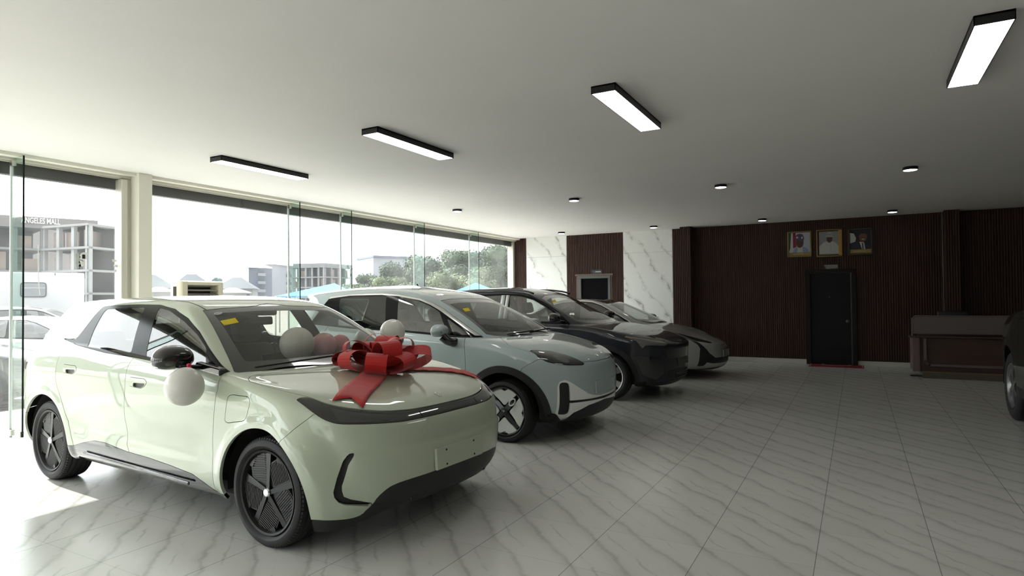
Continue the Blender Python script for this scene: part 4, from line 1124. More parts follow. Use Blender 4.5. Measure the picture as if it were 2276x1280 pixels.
# ---------------------------------------------------------------- silver saloon
M_SILVER = paint('silver_paint', (.36, .37, .36), .25, .45)
def silver_front(H, P, af):
    HL = [(1.22, .895), (1.05, .885), (.80, .835), (.50, .745), (.36, .685), (.36, .652), (.45, .655), (.60, .680), (.758, .701), (.90, .728), (1.05, .80)]
    b = H.take(lambda s: fmax(sdpoly(HL, af(s), ZZ(s)), 1.4 - X(s)), .002)
    P['pair_headlight'] = (b, M_LENS, .015)
    SC_ = [(.905, .722), (.83, .64), (.815, .571), (.844, .496), (.879, .249), (.755, .252), (.703, .315), (.55, .29), (-.2, .27), (-.2, .37), (.238, .386), (.494, .389), (.64, .481), (.72, .606), (.775, .691)]
    P['side_intake'] = (H.take(lambda s: fmax(sdpoly(SC_, af(s), ZZ(s)), 1.4 - X(s)), .001), M_BLKM, .02)
SILVER = dict(loops=SILVER_LOOPS, axles=(1.45, -1.50, .33, .40, None), paint=M_SILVER, R=.335, tw=.22, sill=.27,
  dlo=[(-1.55, 1.12), (-.9, 1.06), (.06, 1.02), (.5, 1.0), (.9, .99), (.78, 1.073), (.63, 1.153), (.393, 1.272), (.151, 1.384), (-.04, 1.441), (-.3, 1.462), (-.7, 1.44), (-1.1, 1.35)],
  glass=[('rear_side_window', [(-1.2, 1.10), (-1.0, 1.35), (-.70, 1.41), (-.42, 1.425), (-.38, 1.065)], M_SGLASS), ('front_side_window', [(-.25, 1.058), (-.30, 1.432), (-.05, 1.412), (.14, 1.355), (.38, 1.245), (.60, 1.13), (.74, 1.03)], M_SGLASS)],
  chrome=.018, chrome_lo=lambda x: pchip([-1.6, -1.2, .6, .8, 1.], [1.14, 1.2, 1.1, 1.03, 1.0], x),
  ws=[(.5, 1.465), (.5, 1.0), (-.4, 1.015), (-.66, 1.06), (-.69, 1.085), (-.60, 1.186), (-.53, 1.306), (-.47, 1.415), (-.3, 1.44)],
  roofglass=(.50, -.75, .12),
  hood=[(1.0, .5), (1.16, .05), (1.1, -.45), (.95, -.72), (1.2, -.78), (1.6, -.74), (1.9, -.60), (2.2, -.45), (2.5, -.35), (2.5, .5)], hood_z=lower([(0, .60), (.3, .62), (.5, .74), (.8, .83), (1, .85)]),
  skirt=lower([(0, .215), (.5, .205), (.8, .185), (1.3, .22)]), front=silver_front, tail=(.95, .04, 1.0), rearwin=(1.1, 1.36, -1.2),
  doors=[('front_door', [(-.34, 1.2), (-.34, 1.05), (-.36, .6), (-.2, .2), (.92, .2), (.90, .6), (.88, .9), (.86, 1.0), (.5, 1.1)]), ('rear_door', [(-.34, 1.2), (-.34, 1.05), (-.36, .6), (-.2, .2), (-1.0, .2), (-1.1, .55), (-1.35, .8), (-1.35, 1.1)])],
  cabin=(.72, .97, -.15, -1.0, .42), mirror=(.58, 1.04, 1.09, M_SILVER, 'foot'),
  wheel=lambda c, l, m: wheel_alloy(c, l, .335, .255, .22, m))
def build_silver():
    car, G = std_car(SILVER, 'silver low saloon car, fourth in the row by the marble wall', (-4.6, 12.5, 0), -3)
    nose_box(car, 'plate_carrier', (2.412, 0, .455), (.02, .46, .13), M_SILVER, -.03)
    return car
# ---------------------------------------------------------------- the big dark car on the right
def build_right():
    sp = dict(DARK); k = np.array([1.08, 1.02, 1.20]); sp['paint'] = paint('dark_green_grey_paint', (.020, .026, .022), .3, .35)
    sc = lambda P: [(x * k[0], z * k[2]) for x, z in P]
    sp['dlo'] = sc(DARK['dlo']); sp['glass'] = [(n, sc(p), M_PGLASS) for n, p, m in DARK['glass']]; sp['doors'] = [(n, sc(p)) for n, p in DARK['doors']]
    sp['ws'] = [(y * k[1], z * k[2]) for y, z in DARK['ws']]; sp['hood'] = [(x * k[0], y * k[1]) for x, y in DARK['hood']]
    sp['hood_z'] = lambda a: DARK['hood_z'](a) * k[2]; sp['skirt'] = lambda a: DARK['skirt'](a) * k[2] + .1
    sp['axles'] = (1.44, -1.50, .42, .47, None); sp['R'] = .405; sp['tw'] = .25; sp['sill'] = .46; sp['tail'] = (1.15, .08, 1.1); sp['rearwin'] = (1.45, 1.8, -1.7)
    sp['cabin'] = (.60, 1.28, -.25, -1.15, .72)
    sp.pop('mirror'); sp.pop('front')
    sp['wheel'] = lambda c, l, m: wheel_alloy(c, l, .405, .27, .25, m, mat('alloy_grey', (.32, .33, .34), .3, .9))
    car, G = std_car(sp, 'big dark green car cut off at the right edge, grey alloy wheel showing', (2.535, 8.06, 0), 90, scale=k)
    for s in (-1, 1):
        MB().obox((.40, s * .968, 1.24), (.20, .03, .035), None, .01, 2).build('door_handle', M_CHROME, car)
    return car
# ---------------------------------------------------------------- the showroom
CEIL = 3.2; YB = 15.42; XG = -8.4; XR = 6.5; YF = -3.2
def struct(o): o['kind'] = 'structure'; return o

def floor_material():
    m, nt, N, L, b = nodes('marble_tile_floor')
    tc = nd(nt, 'ShaderNodeTexCoord'); sep = nd(nt, 'ShaderNodeSeparateXYZ'); L.new(tc.outputs['Object'], sep.inputs[0])
    def mth(op, a, b_=None, c=None):
        n = nd(nt, 'ShaderNodeMath', operation=op)
        for i, v in enumerate((a, b_, c)):
            if v is None: continue
            if isinstance(v, (int, float)): n.inputs[i].default_value = v
            else: L.new(v, n.inputs[i])
        return n.outputs[0]
    T = .605
    u = mth('DIVIDE', mth('SUBTRACT', sep.outputs[0], .375), T); v = mth('DIVIDE', mth('SUBTRACT', sep.outputs[1], 2.03), T * 1.005)
    iu, iv = mth('FLOOR', u), mth('FLOOR', v)
    fu, fv = mth('FRACT', u), mth('FRACT', v)
    # grout: strong along the depth, hair-thin across
    du = mth('MINIMUM', fu, mth('SUBTRACT', 1., fu)); dv = mth('MINIMUM', fv, mth('SUBTRACT', 1., fv))
    gu = mth('LESS_THAN', du, .0036); gv = mth('LESS_THAN', dv, .0022)
    # veins run diagonally, the same drawing on every tile with small changes
    cmb = nd(nt, 'ShaderNodeCombineXYZ'); L.new(u, cmb.inputs[0]); L.new(v, cmb.inputs[1])
    per = nd(nt, 'ShaderNodeCombineXYZ'); L.new(fu, per.inputs[0]); L.new(fv, per.inputs[1])
    var = nd(nt, 'ShaderNodeTexWhiteNoise', noise_dimensions='2D'); c2 = nd(nt, 'ShaderNodeCombineXYZ'); L.new(iu, c2.inputs[0]); L.new(iv, c2.inputs[1]); L.new(c2.outputs[0], var.inputs['Vector'])
    n1 = nd(nt, 'ShaderNodeTexNoise'); n1.inputs['Scale'].default_value = 1.7; n1.inputs['Detail'].default_value = 3; L.new(cmb.outputs[0], n1.inputs['Vector'])
    n2 = nd(nt, 'ShaderNodeTexNoise'); n2.inputs['Scale'].default_value = 7.; n2.inputs['Detail'].default_value = 4; L.new(cmb.outputs[0], n2.inputs['Vector'])
    t = mth('ADD', mth('ADD', u, v), mth('ADD', mth('MULTIPLY', mth('SUBTRACT', n1.outputs[0], .5), .34), mth('MULTIPLY', mth('SUBTRACT', n2.outputs[0], .5), .10)))
    ft = mth('FRACT', mth('MULTIPLY', t, 1.5))
    def vein(c, w):
        d = mth('ABSOLUTE', mth('SUBTRACT', ft, c))
        mr = nd(nt, 'ShaderNodeMapRange', interpolation_type='SMOOTHSTEP'); L.new(d, mr.inputs['Value']); mr.inputs['From Min'].default_value = 0; mr.inputs['From Max'].default_value = w; mr.inputs['To Min'].default_value = 1; mr.inputs['To Max'].default_value = 0
        return mr.outputs[0]
    n3 = nd(nt, 'ShaderNodeTexNoise'); n3.inputs['Scale'].default_value = 3.2; n3.inputs['Detail'].default_value = 5; L.new(cmb.outputs[0], n3.inputs['Vector'])
    amp = nd(nt, 'ShaderNodeMapRange'); L.new(n3.outputs[0], amp.inputs['Value']); amp.inputs['From Min'].default_value = .34; amp.inputs['From Max'].default_value = .6; amp.inputs['To Min'].default_value = .5
    br = nd(nt, 'ShaderNodeMapRange'); L.new(n1.outputs[0], br.inputs['Value']); br.inputs['From Min'].default_value = .47; br.inputs['From Max'].default_value = .56
    main = mth('MULTIPLY', mth('ADD', mth('MULTIPLY', vein(.5, .085), .30), mth('MULTIPLY', vein(.45, .24), .16)), amp.outputs[0])
    sec = mth('MULTIPLY', mth('MULTIPLY', vein(.90, .05), br.outputs[0]), .30)
    k = mth('MINIMUM', mth('ADD', main, sec), .8)
    cl = nd(nt, 'ShaderNodeMix', data_type='RGBA'); L.new(var.outputs['Value'], cl.inputs[0])
    cl.inputs[6].default_value = (.62, .62, .585, 1); cl.inputs[7].default_value = (.66, .66, .63, 1)
    mx = nd(nt, 'ShaderNodeMix', data_type='RGBA'); L.new(k, mx.inputs[0]); L.new(cl.outputs[2], mx.inputs[6]); mx.inputs[7].default_value = (.21, .205, .175, 1)
    g = mth('MAXIMUM', mth('MULTIPLY', gu, .75), mth('MULTIPLY', gv, .45))
    m2 = nd(nt, 'ShaderNodeMix', data_type='RGBA'); L.new(g, m2.inputs[0]); L.new(mx.outputs[2], m2.inputs[6]); m2.inputs[7].default_value = (.12, .12, .11, 1)
    L.new(m2.outputs[2], b.inputs['Base Color'])
    b.inputs['Roughness'].default_value = .22; b.inputs['Specular IOR Level'].default_value = .5
    return m

def marble_material():
    m, nt, N, L, b = nodes('white_marble_slab')
    tc = nd(nt, 'ShaderNodeTexCoord'); mp = nd(nt, 'ShaderNodeMapping'); L.new(tc.outputs['Object'], mp.inputs['Vector'])
    mp.inputs['Rotation'].default_value = (0, math.radians(33), 0)
    n = nd(nt, 'ShaderNodeTexNoise'); n.inputs['Scale'].default_value = 1.6; n.inputs['Detail'].default_value = 5; L.new(mp.outputs[0], n.inputs['Vector'])
    n2 = nd(nt, 'ShaderNodeTexNoise'); n2.inputs['Scale'].default_value = 5; n2.inputs['Detail'].default_value = 4; L.new(mp.outputs[0], n2.inputs['Vector'])
    sx = nd(nt, 'ShaderNodeSeparateXYZ'); L.new(mp.outputs[0], sx.inputs[0])
    def mth(op, a, b_=None):
        q = nd(nt, 'ShaderNodeMath', operation=op)
        for i, v in enumerate((a, b_)):
            if v is None: continue
            if isinstance(v, (int, float)): q.inputs[i].default_value = v
            else: L.new(v, q.inputs[i])
        return q.outputs[0]
    t = mth('ADD', mth('MULTIPLY', sx.outputs[0], 2.2), mth('ADD', mth('MULTIPLY', n.outputs[0], 1.5), mth('MULTIPLY', n2.outputs[0], .32)))
    f = mth('ABSOLUTE', mth('SUBTRACT', mth('FRACT', t), .5))
    mr = nd(nt, 'ShaderNodeMapRange', interpolation_type='SMOOTHSTEP'); L.new(f, mr.inputs['Value']); mr.inputs['From Max'].default_value = .05; mr.inputs['To Min'].default_value = .95; mr.inputs['To Max'].default_value = 0
    mr2 = nd(nt, 'ShaderNodeMapRange', interpolation_type='SMOOTHSTEP'); L.new(f, mr2.inputs['Value']); mr2.inputs['From Max'].default_value = .2; mr2.inputs['To Min'].default_value = .36; mr2.inputs['To Max'].default_value = 0
    k = mth('MAXIMUM', mr.outputs[0], mr2.outputs[0])
    am = nd(nt, 'ShaderNodeMapRange'); L.new(n2.outputs[0], am.inputs['Value']); am.inputs['From Min'].default_value = .38; am.inputs['From Max'].default_value = .6
    k = mth('MULTIPLY', k, am.outputs[0])
    mx = nd(nt, 'ShaderNodeMix', data_type='RGBA'); L.new(k, mx.inputs[0]); mx.inputs[6].default_value = (.76, .77, .75, 1); mx.inputs[7].default_value = (.30, .29, .27, 1)
    L.new(mx.outputs[2], b.inputs['Base Color']); b.inputs['Roughness'].default_value = .25
    return m

def plaster(name, col, r=.85):
    m, nt, N, L, b = nodes(name)
    tc = nd(nt, 'ShaderNodeTexCoord'); n = nd(nt, 'ShaderNodeTexNoise'); n.inputs['Scale'].default_value = .9; n.inputs['Detail'].default_value = 6; n.inputs['Roughness'].default_value = .6
    L.new(tc.outputs['Object'], n.inputs['Vector'])
    mx = nd(nt, 'ShaderNodeMix', data_type='RGBA'); L.new(n.outputs[0], mx.inputs[0])
    mx.inputs[6].default_value = (*[c * .95 for c in col], 1); mx.inputs[7].default_value = (*[min(1, c * 1.04) for c in col], 1)
    L.new(mx.outputs[2], b.inputs['Base Color']); b.inputs['Roughness'].default_value = r
    bp = nd(nt, 'ShaderNodeBump'); bp.inputs['Strength'].default_value = .12; bp.inputs['Distance'].default_value = .01
    n2 = nd(nt, 'ShaderNodeTexNoise'); n2.inputs['Scale'].default_value = 2.2; n2.inputs['Detail'].default_value = 4; L.new(tc.outputs['Object'], n2.inputs['Vector'])
    L.new(n2.outputs[0], bp.inputs['Height']); L.new(bp.outputs[0], b.inputs['Normal'])
    return m

def wood(name, c0, c1, rough=.5, axis='z', sc=9.):
    m, nt, N, L, b = nodes(name)
    tc = nd(nt, 'ShaderNodeTexCoord'); mp = nd(nt, 'ShaderNodeMapping'); L.new(tc.outputs['Object'], mp.inputs['Vector'])
    s = [sc, sc, sc]; s['xyz'.index(axis)] = sc * .06; mp.inputs['Scale'].default_value = s
    n = nd(nt, 'ShaderNodeTexNoise'); n.inputs['Scale'].default_value = 2.; n.inputs['Detail'].default_value = 6; n.inputs['Roughness'].default_value = .65; L.new(mp.outputs[0], n.inputs['Vector'])
    mx = nd(nt, 'ShaderNodeMix', data_type='RGBA'); mr = nd(nt, 'ShaderNodeMapRange'); L.new(n.outputs[0], mr.inputs['Value']); mr.inputs['From Min'].default_value = .3; mr.inputs['From Max'].default_value = .7
    L.new(mr.outputs[0], mx.inputs[0]); mx.inputs[6].default_value = (*c0, 1); mx.inputs[7].default_value = (*c1, 1)
    L.new(mx.outputs[2], b.inputs['Base Color']); b.inputs['Roughness'].default_value = rough; b.inputs['Specular IOR Level'].default_value = .25
    return m

M_SLAT = wood('dark_slat_wood', (.038, .0175, .0125), (.066, .030, .0215), .6)
M_SLATB = mat('slat_backing', (.012, .007, .006), .7)
M_MARBLE = marble_material()
M_CREAM = plaster('cream_wall_paint', (.72, .70, .62))
M_CEIL = plaster('ceiling_paint', (.71, .695, .68))
M_FRAME = mat('pale_aluminium', (.62, .60, .53), .4, .3)
M_DARKFR = mat('dark_header', (.030, .034, .031), .45)
M_PANE = thin_glass('shop_window_glass', (.97, .975, .965), 1.45, refl=.5)
def dust_haze(m):
    """a film of dust on the shop windows, with a glare veil mixed in"""
    nt = m.node_tree; out = [n for n in nt.nodes if n.type == 'OUTPUT_MATERIAL'][0]; src = out.inputs['Surface'].links[0].from_socket
    tl = nd(nt, 'ShaderNodeBsdfTranslucent'); tl.inputs['Color'].default_value = (.9, .92, .92, 1); mx = nd(nt, 'ShaderNodeMixShader')
    tc = nd(nt, 'ShaderNodeTexCoord'); no = nd(nt, 'ShaderNodeTexNoise'); no.inputs['Scale'].default_value = 1.3; no.inputs['Detail'].default_value = 6
    mr = nd(nt, 'ShaderNodeMapRange'); mr.inputs['From Min'].default_value = .35; mr.inputs['From Max'].default_value = .7; mr.inputs['To Min'].default_value = .010; mr.inputs['To Max'].default_value = .034
    nt.links.new(tc.outputs['Object'], no.inputs['Vector']); nt.links.new(no.outputs[0], mr.inputs['Value']); nt.links.new(mr.outputs[0], mx.inputs[0]); nt.links.new(src, mx.inputs[1]); nt.links.new(tl.outputs[0], mx.inputs[2]); nt.links.new(mx.outputs[0], out.inputs['Surface'])
dust_haze(M_PANE)  # dust plus a pale veil standing in for the haze outdoors
M_FIN = thin_glass('fin_glass', (.86, .94, .91), 1.5)
M_FINEDGE = mat('fin_edge_dark', (.004, .008, .007), .6, spec=.2)
M_SEAL = mat('silicone_seal', (.75, .77, .77), .4)
M_STEEL = mat('brushed_steel', (.55, .53, .48), .3, 1.)
M_LAMPB = mat('lamp_black', (.008, .008, .009), .35)
M_LAMPE = mat('lamp_diffuser', (.9, .9, .9), .5, emit=(1., .985, .96), es=9.)

def slats(name, x0, x1, z0, z1, y, pitch=.045, w=.027, d=.018, along='x'):
    """slatted cladding: backing and upright battens as one mesh; battens stick out towards -y (or +x)"""
    mb = MB(); n = int(round((x1 - x0) / pitch)); p = (x1 - x0) / n
    if along == 'x': mb.box((x0, y - .004, z0), (x1, y, z1), mi=1)
    else: mb.box((y, x0, z0), (y + .004, x1, z1), mi=1)
    for k in range(n):
        a = x0 + (k + .5) * p - w / 2
        if along == 'x': mb.box((a, y - .004 - d, z0), (a + w, y - .004, z1))
        else: mb.box((y + .004, a, z0), (y + .004 + d, a + w, z1))
    return mb.build(name, [M_SLAT, M_SLATB], weld=0)

def build_room():
    fl = struct(MB().box((XG - .25, YF, -.06), (XR, YB + .2, 0)).build('floor', floor_material()))
    struct(MB().box((XG - .1, YF, CEIL), (XR, YB + .2, CEIL + .1)).build('ceiling', M_CEIL))
    struct(MB().box((XG - .25, YB, 0), (XR, YB + .2, CEIL)).build('wall_back', M_CREAM))
    struct(MB().box((XR, YF, 0), (XR + .2, YB + .2, CEIL)).build('wall_right', M_CREAM))
    struct(MB().box((-.8, YF - .2, 0), (XR + .2, YF, CEIL)).build('wall_front', M_CREAM))
    # back wall cladding, from the glass to the right
    t = 1
    def trim(o):
        nonlocal t
        o.name = 'trim_%d' % t; t += 1; return struct(o)
    trim(slats('trim', -8.5, -8.04, 0, CEIL, YB))
    def marble(x0, x1):
        mb = MB()
        for z0, z1 in ((0, .85), (.855, 2.652), (2.656, CEIL)): mb.box((x0, YB - .022, z0), (x1, YB, z1), .0015, 1)
        return trim(mb.build('trim', M_MARBLE))
    marble(-8.035, -6.815)
    # slats round the recess of the far doorway
    trim(slats('trim', -6.81, -6.535, 0, CEIL, YB)); trim(slats('trim', -6.535, -5.525, 2.15, CEIL, YB)); trim(slats('trim', -5.525, -5.232, 0, CEIL, YB))
    marble(-5.228, -3.965)
    trim(slats('trim', -3.96, -3.70, .1, CEIL, YB))
    # slatted column box
    trim(MB().box((-3.69, YB - .34, .1), (-3.46, YB, CEIL)).build('trim', M_SLATB))
    trim(slats('trim', -3.70, -3.45, .1, CEIL, YB - .34)); trim(slats('trim', YB - .34, YB, .1, CEIL, -3.46, along='y'))
    trim(slats('trim', -3.45, -1.0, .1, CEIL, YB)); trim(slats('trim', -1.0, 0., 2.09, CEIL, YB)); trim(slats('trim', 0., 1.55, .1, CEIL, YB))
    trim(MB().box((1.56, YB - .34, .1), (1.80, YB, CEIL)).build('trim', M_SLATB))
    trim(slats('trim', 1.55, 1.81, .1, CEIL, YB - .34)); trim(slats('trim', 1.81, XR, .1, CEIL, YB))
    # stone skirting
    M_SKIRT = plaster('skirting_stone', (.46, .47, .43), .4)
    for i, (a, b) in enumerate(((-3.96, -1.0), (0., 1.55), (1.81, XR))):
        o = struct(MB().box((a, YB - .025, 0), (b, YB, .102), .002, 1).build('baseboard_back', M_SKIRT))
    o = struct(MB().box((-3.71, YB - .37, 0), (-3.45, YB - .025, .102), .002, 1).build('baseboard_back', M_SKIRT))
    struct(MB().box((1.54, YB - .37, 0), (1.82, YB - .025, .102), .002, 1).build('baseboard_back', M_SKIRT))
    # black office door
    M_KNOB = mat('dull_steel', (.10, .10, .10), .45, .8)
    M_DOOR = mat('black_door', (.006, .006, .0065), .6, spec=.25); M_BRONZE = mat('dark_door_frame', (.010, .008, .006), .6, spec=.25)
    d = struct(MB().box((-.905, YB - .035, .006), (-.115, YB - .001, 2.01), .003, 1).build('door_1', M_DOOR))
    mb = MB(); mb.box((-1., YB - .07, 0), (-.905, YB, 2.012), .004); mb.box((-.095, YB - .07, 0), (0., YB, 2.012), .004); mb.box((-1., YB - .07, 2.013), (0., YB, 2.09), .004)
    mb.build('door_frame', M_BRONZE, d)
    MB().box((-.113, YB - .045, .01), (-.095, YB - .02, 2.0)).build('door_edge_strip', mat('edge_strip_teal', (.03, .045, .048), .35), d)
    mb = MB(); mb.cyl((-.525, YB - .035, 1.486), (-.525, YB - .045, 1.486), .014, 16); mb.build('peephole', M_KNOB, d)
    mb = MB(); mb.cyl((-.18, YB - .035, .955), (-.18, YB - .05, .955), .035, 20); mb.cyl((-.18, YB - .05, .955), (-.18, YB - .085, .955), .012, 12); mb.sphere((-.18, YB - .095, .955), .026)
    mb.build('door_knob', M_KNOB, d, smooth=.6)
    # far doorway: flat panel, the opening's darkness put into its colour, with its frame
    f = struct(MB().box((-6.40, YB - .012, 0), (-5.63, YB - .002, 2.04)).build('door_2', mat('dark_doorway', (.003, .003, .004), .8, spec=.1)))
    M_GREY = mat('grey_door_frame', (.075, .08, .078), .4)
    mb = MB(); mb.box((-6.47, YB - .06, 0), (-6.39, YB, 2.03), .004); mb.box((-5.64, YB - .06, 0), (-5.57, YB, 2.03), .004); mb.box((-6.47, YB - .06, 2.031), (-5.57, YB, 2.10), .004)
    mb.build('door_frame', M_GREY, f)
    mb = MB(); mb.box((-6.53, YB - .04, 0), (-6.471, YB, 2.10), .004); mb.box((-5.569, YB - .04, 0), (-5.53, YB, 2.10), .004); mb.box((-6.56, YB - .065, 2.101), (-5.50, YB, 2.15), .004)
    mb.build('door_casing', mat('brown_casing', (.10, .065, .05), .5), f)
    # window wall on the left: panes between upright glass fins
    ys = [(-3.2, -1.0), (-1.0, 1.22), (1.22, 3.45), (3.45, 4.62)]
    ys2 = [(4.98, 7.40), (7.40, 8.62), (8.62, 10.83), (10.83, 13.03), (13.03, 15.30)]
    n = 1
    for (a, b) in ys + ys2:
        w = MB().box((XG - .006, a + .004, 0), (XG + .006, b - .004, 3.13)).build('window_%d' % n, M_PANE); struct(w); n += 1
        if b not in (4.62, 15.30):
            f = MB().box((XG + .008, b - .006, .02), (XG + .275, b + .006, 3.16)).build('glass_fin', M_FIN, w)
            MB().box((XG + .275, b - .0085, .02), (XG + .281, b + .0085, 3.16)).build('fin_edge', M_FINEDGE, f)
            MB().box((XG - .008, b - .014, 0), (XG + .010, b + .014, 3.14)).build('pane_joint', M_SEAL, w)
            mb = MB()
            for z in (.05, 3.10):
                mb.box((XG + .01, b - .022, z - .03), (XG + .06, b + .022, z + .035), .004)
                if z < 1: mb.box((XG + .235, b - .022, z - .03), (XG + .27, b + .022, z + .035), .004)
            mb.build('glass_fitting', M_STEEL, w)
    # glass front behind the camera
    for a, b in ((XG, -6.2), (-6.2, -4.0), (-4.0, -1.9), (-1.9, -.8)):
        struct(MB().box((a + .004, YF - .012, 0), (b - .004, YF, 3.05)).build('window_%d' % n, M_PANE)); n += 1
    struct(MB().box((XG - .1, YF - .12, 3.05), (-.8, YF + .02, CEIL)).build('wall_front_header', M_CREAM))
    struct(MB().box((-4.1, YF - .2, 0), (-3.8, YF + .02, CEIL)).build('wall_front_pier', M_CREAM))
    # cream pillar, jambs, head trims
    struct(MB().box((XG - .25, 4.76, 0), (-8.18, 4.94, CEIL), .004, 1).build('wall_left_pillar', M_CREAM))
    def head(a, b):
        struct(MB().box((XG - .03, a, 3.16), (-8.235, b, CEIL)).build('trim_left', M_CREAM))
        mb = MB(); mb.box((XG - .03, a, 3.13), (XG + .05, b, 3.16), .003); mb.box((XG - .02, a, 3.115), (XG + .02, b, 3.13)); struct(mb.build('trim_left', M_FRAME))
        mb = MB(); mb.box((XG - .16, a, 2.985), (XG - .06, b, 3.145))
        for yy in np.arange(a + 1.6, b, 2.2): mb.box((XG - .06, yy, 2.985), (XG - .045, yy + .05, 3.145))
        struct(mb.build('trim_left', M_DARKFR))
    head(YF, 4.76); head(4.94, 15.40)
    for a, b, c in ((4.62, 4.70, .08), (15.30, 15.395, .0)):
        struct(MB().box((XG - .08, a, 0), (XG + c, b, 3.11), .006, 1).build('trim_left', M_FRAME))
    struct(MB().box((XG - .05, 4.70, 0), (XG + .02, 4.76, CEIL)).build('trim_left', M_CREAM))
    # roof edge outside with its red trim
    struct(MB().box((XG - .1, YF - .2, CEIL), (XG - .38, YB + .2, CEIL + .12)).build('roof_slab', M_DARKFR))
    struct(MB().box((-8.80, YF - .2, 3.17), (-8.77, YB + .3, 3.40)).build('trim_eaves', mat('red_eaves', (.45, .03, .03), .5)))

def patch(name, c, nrm, up, w, h, m, parent, lift=.0015, round_=.0):
    """a thin sticker lying on a surface"""
    n = Vector(nrm).normalized(); u = Vector(up); u = (u - n * u.dot(n)).normalized(); r = u.cross(n)
    P = [(-w / 2, -h / 2), (w / 2, -h / 2), (w / 2, h / 2), (-w / 2, h / 2)] if not round_ else [(w / 2 * math.cos(a), h / 2 * math.sin(a)) for a in [2 * PI * k / 24 for k in range(24)]]
    M = Matrix((r, u, n)).transposed().to_4x4(); M.translation = Vector(c) + n * lift
    mb = MB(); mb.prism(P, 0, .0006, 'z', M); return mb.build(name, m, parent)

def panel_light(x, y):
    t = thing('ceiling_light', '', 'ceiling light', (x, y, CEIL))
    mb = MB(); w, l, h = .205, 1.31, .062
    mb.box((-w / 2, -l / 2, -h), (-w / 2 + .006, l / 2, 0)); mb.box((w / 2 - .006, -l / 2, -h), (w / 2, l / 2, 0))
    mb.box((-w / 2, -l / 2, -h), (w / 2, -l / 2 + .006, 0)); mb.box((-w / 2, l / 2 - .006, -h), (w / 2, l / 2, 0)); mb.box((-w / 2, -l / 2, -.012), (w / 2, l / 2, -.0005))
    mb.build('housing', M_LAMPB, t, weld=0)
    MB().box((-w / 2 + .0065, -l / 2 + .0065, -h + .002), (w / 2 - .0065, l / 2 - .0065, -h + .008)).build('diffuser', M_LAMPE, t)
    return t

def down_light(x, y):
    t = thing('downlight', '', 'ceiling light', (x, y, CEIL))
    mb = MB(); mb.lathe([(0, 0), (.088, 0), (.090, -.003), (.090, -.040), (.084, -.042), (.082, -.034)], 36); mb.build('housing', M_LAMPB, t, smooth=.6)
    mb = MB(); mb.lathe([(0, -.048), (.05, -.047), (.076, -.043), (.081, -.036)], 36); mb.build('diffuser', M_LAMPE, t, smooth=.8)
    return t

def build_lights_fixtures():
    place = ['nearest the window wall', 'second from the window wall, above the bow', 'third from the window wall', 'furthest right, seen end on']
    for x, p in zip((-6.50, -4.16, -1.735, .755), place):
        panel_light(x, 5.325)['label'] = 'long black rimmed panel light on the ceiling, ' + p
    for o in [q for q in bpy.data.objects if q.name.startswith('ceiling_light')]: o['group'] = 'long panel lights'
    xs = (-6.55, -4.17, -1.77, .65)
    nm = ['nearest the window wall', 'second from the window wall', 'third from the window wall', 'furthest from the window wall']
    for y, row in ((9.76, 'nearer row'), (14.5, 'row by back wall')):
        for x, p in zip(xs, nm):
            d = down_light(x, y); d['label'] = 'round ceiling lamp %s, %s' % (row, p); d['group'] = 'round downlights'
# ---------------------------------------------------------------- things in the showroom
def balloon(c, r, m, label, group, knot_dir=(0, 0, -1), knot_m=None):
    """latex balloon: pear-shaped body and tied neck"""
    t = thing('balloon', label, 'balloon', c, 0, group)
    d = Vector(knot_dir).normalized(); q = Vector((0, 0, -1)).rotation_difference(d).to_matrix().to_4x4()
    mb = MB(); prof = []
    for k in range(25):
        a = PI * k / 24; rr = math.sin(a); h = math.cos(a)
        if h < 0: rr *= 1 - .10 * h * h; h *= 1.07
        prof.append((rr * r * .985, h * r))
    mb.lathe(prof, 40, 'z', q); mb.build('skin', m, t, smooth=3)
    mb = MB(); mb.lathe([(.004, -1.06 * r), (.007, -1.06 * r - .008), (.004, -1.06 * r - .014), (.010, -1.06 * r - .026)], 14, 'z', q); mb.build('knot', knot_m or m, t, smooth=1)
    return t

def ribbon(mb, C_, Wv, th=.002, mi=0):
    """band along centre points C_ with half-width vectors Wv"""
    C_ = [Vector(p) for p in C_]; Wv = [Vector(w) for w in Wv]; n = len(C_)
    rows = []
    for i in range(n):
        t = (C_[min(i + 1, n - 1)] - C_[max(i - 1, 0)]).normalized(); nn = t.cross(Wv[i]).normalized() * th / 2
        rows.append([C_[i] - Wv[i] + nn, C_[i] + Wv[i] + nn, C_[i] + Wv[i] - nn, C_[i] - Wv[i] - nn])
    mb.grid(rows, cu=True, smooth=False, mi=mi); mb.faces(rows[0], [(3, 2, 1, 0)]); mb.faces(rows[-1], [(0, 1, 2, 3)])

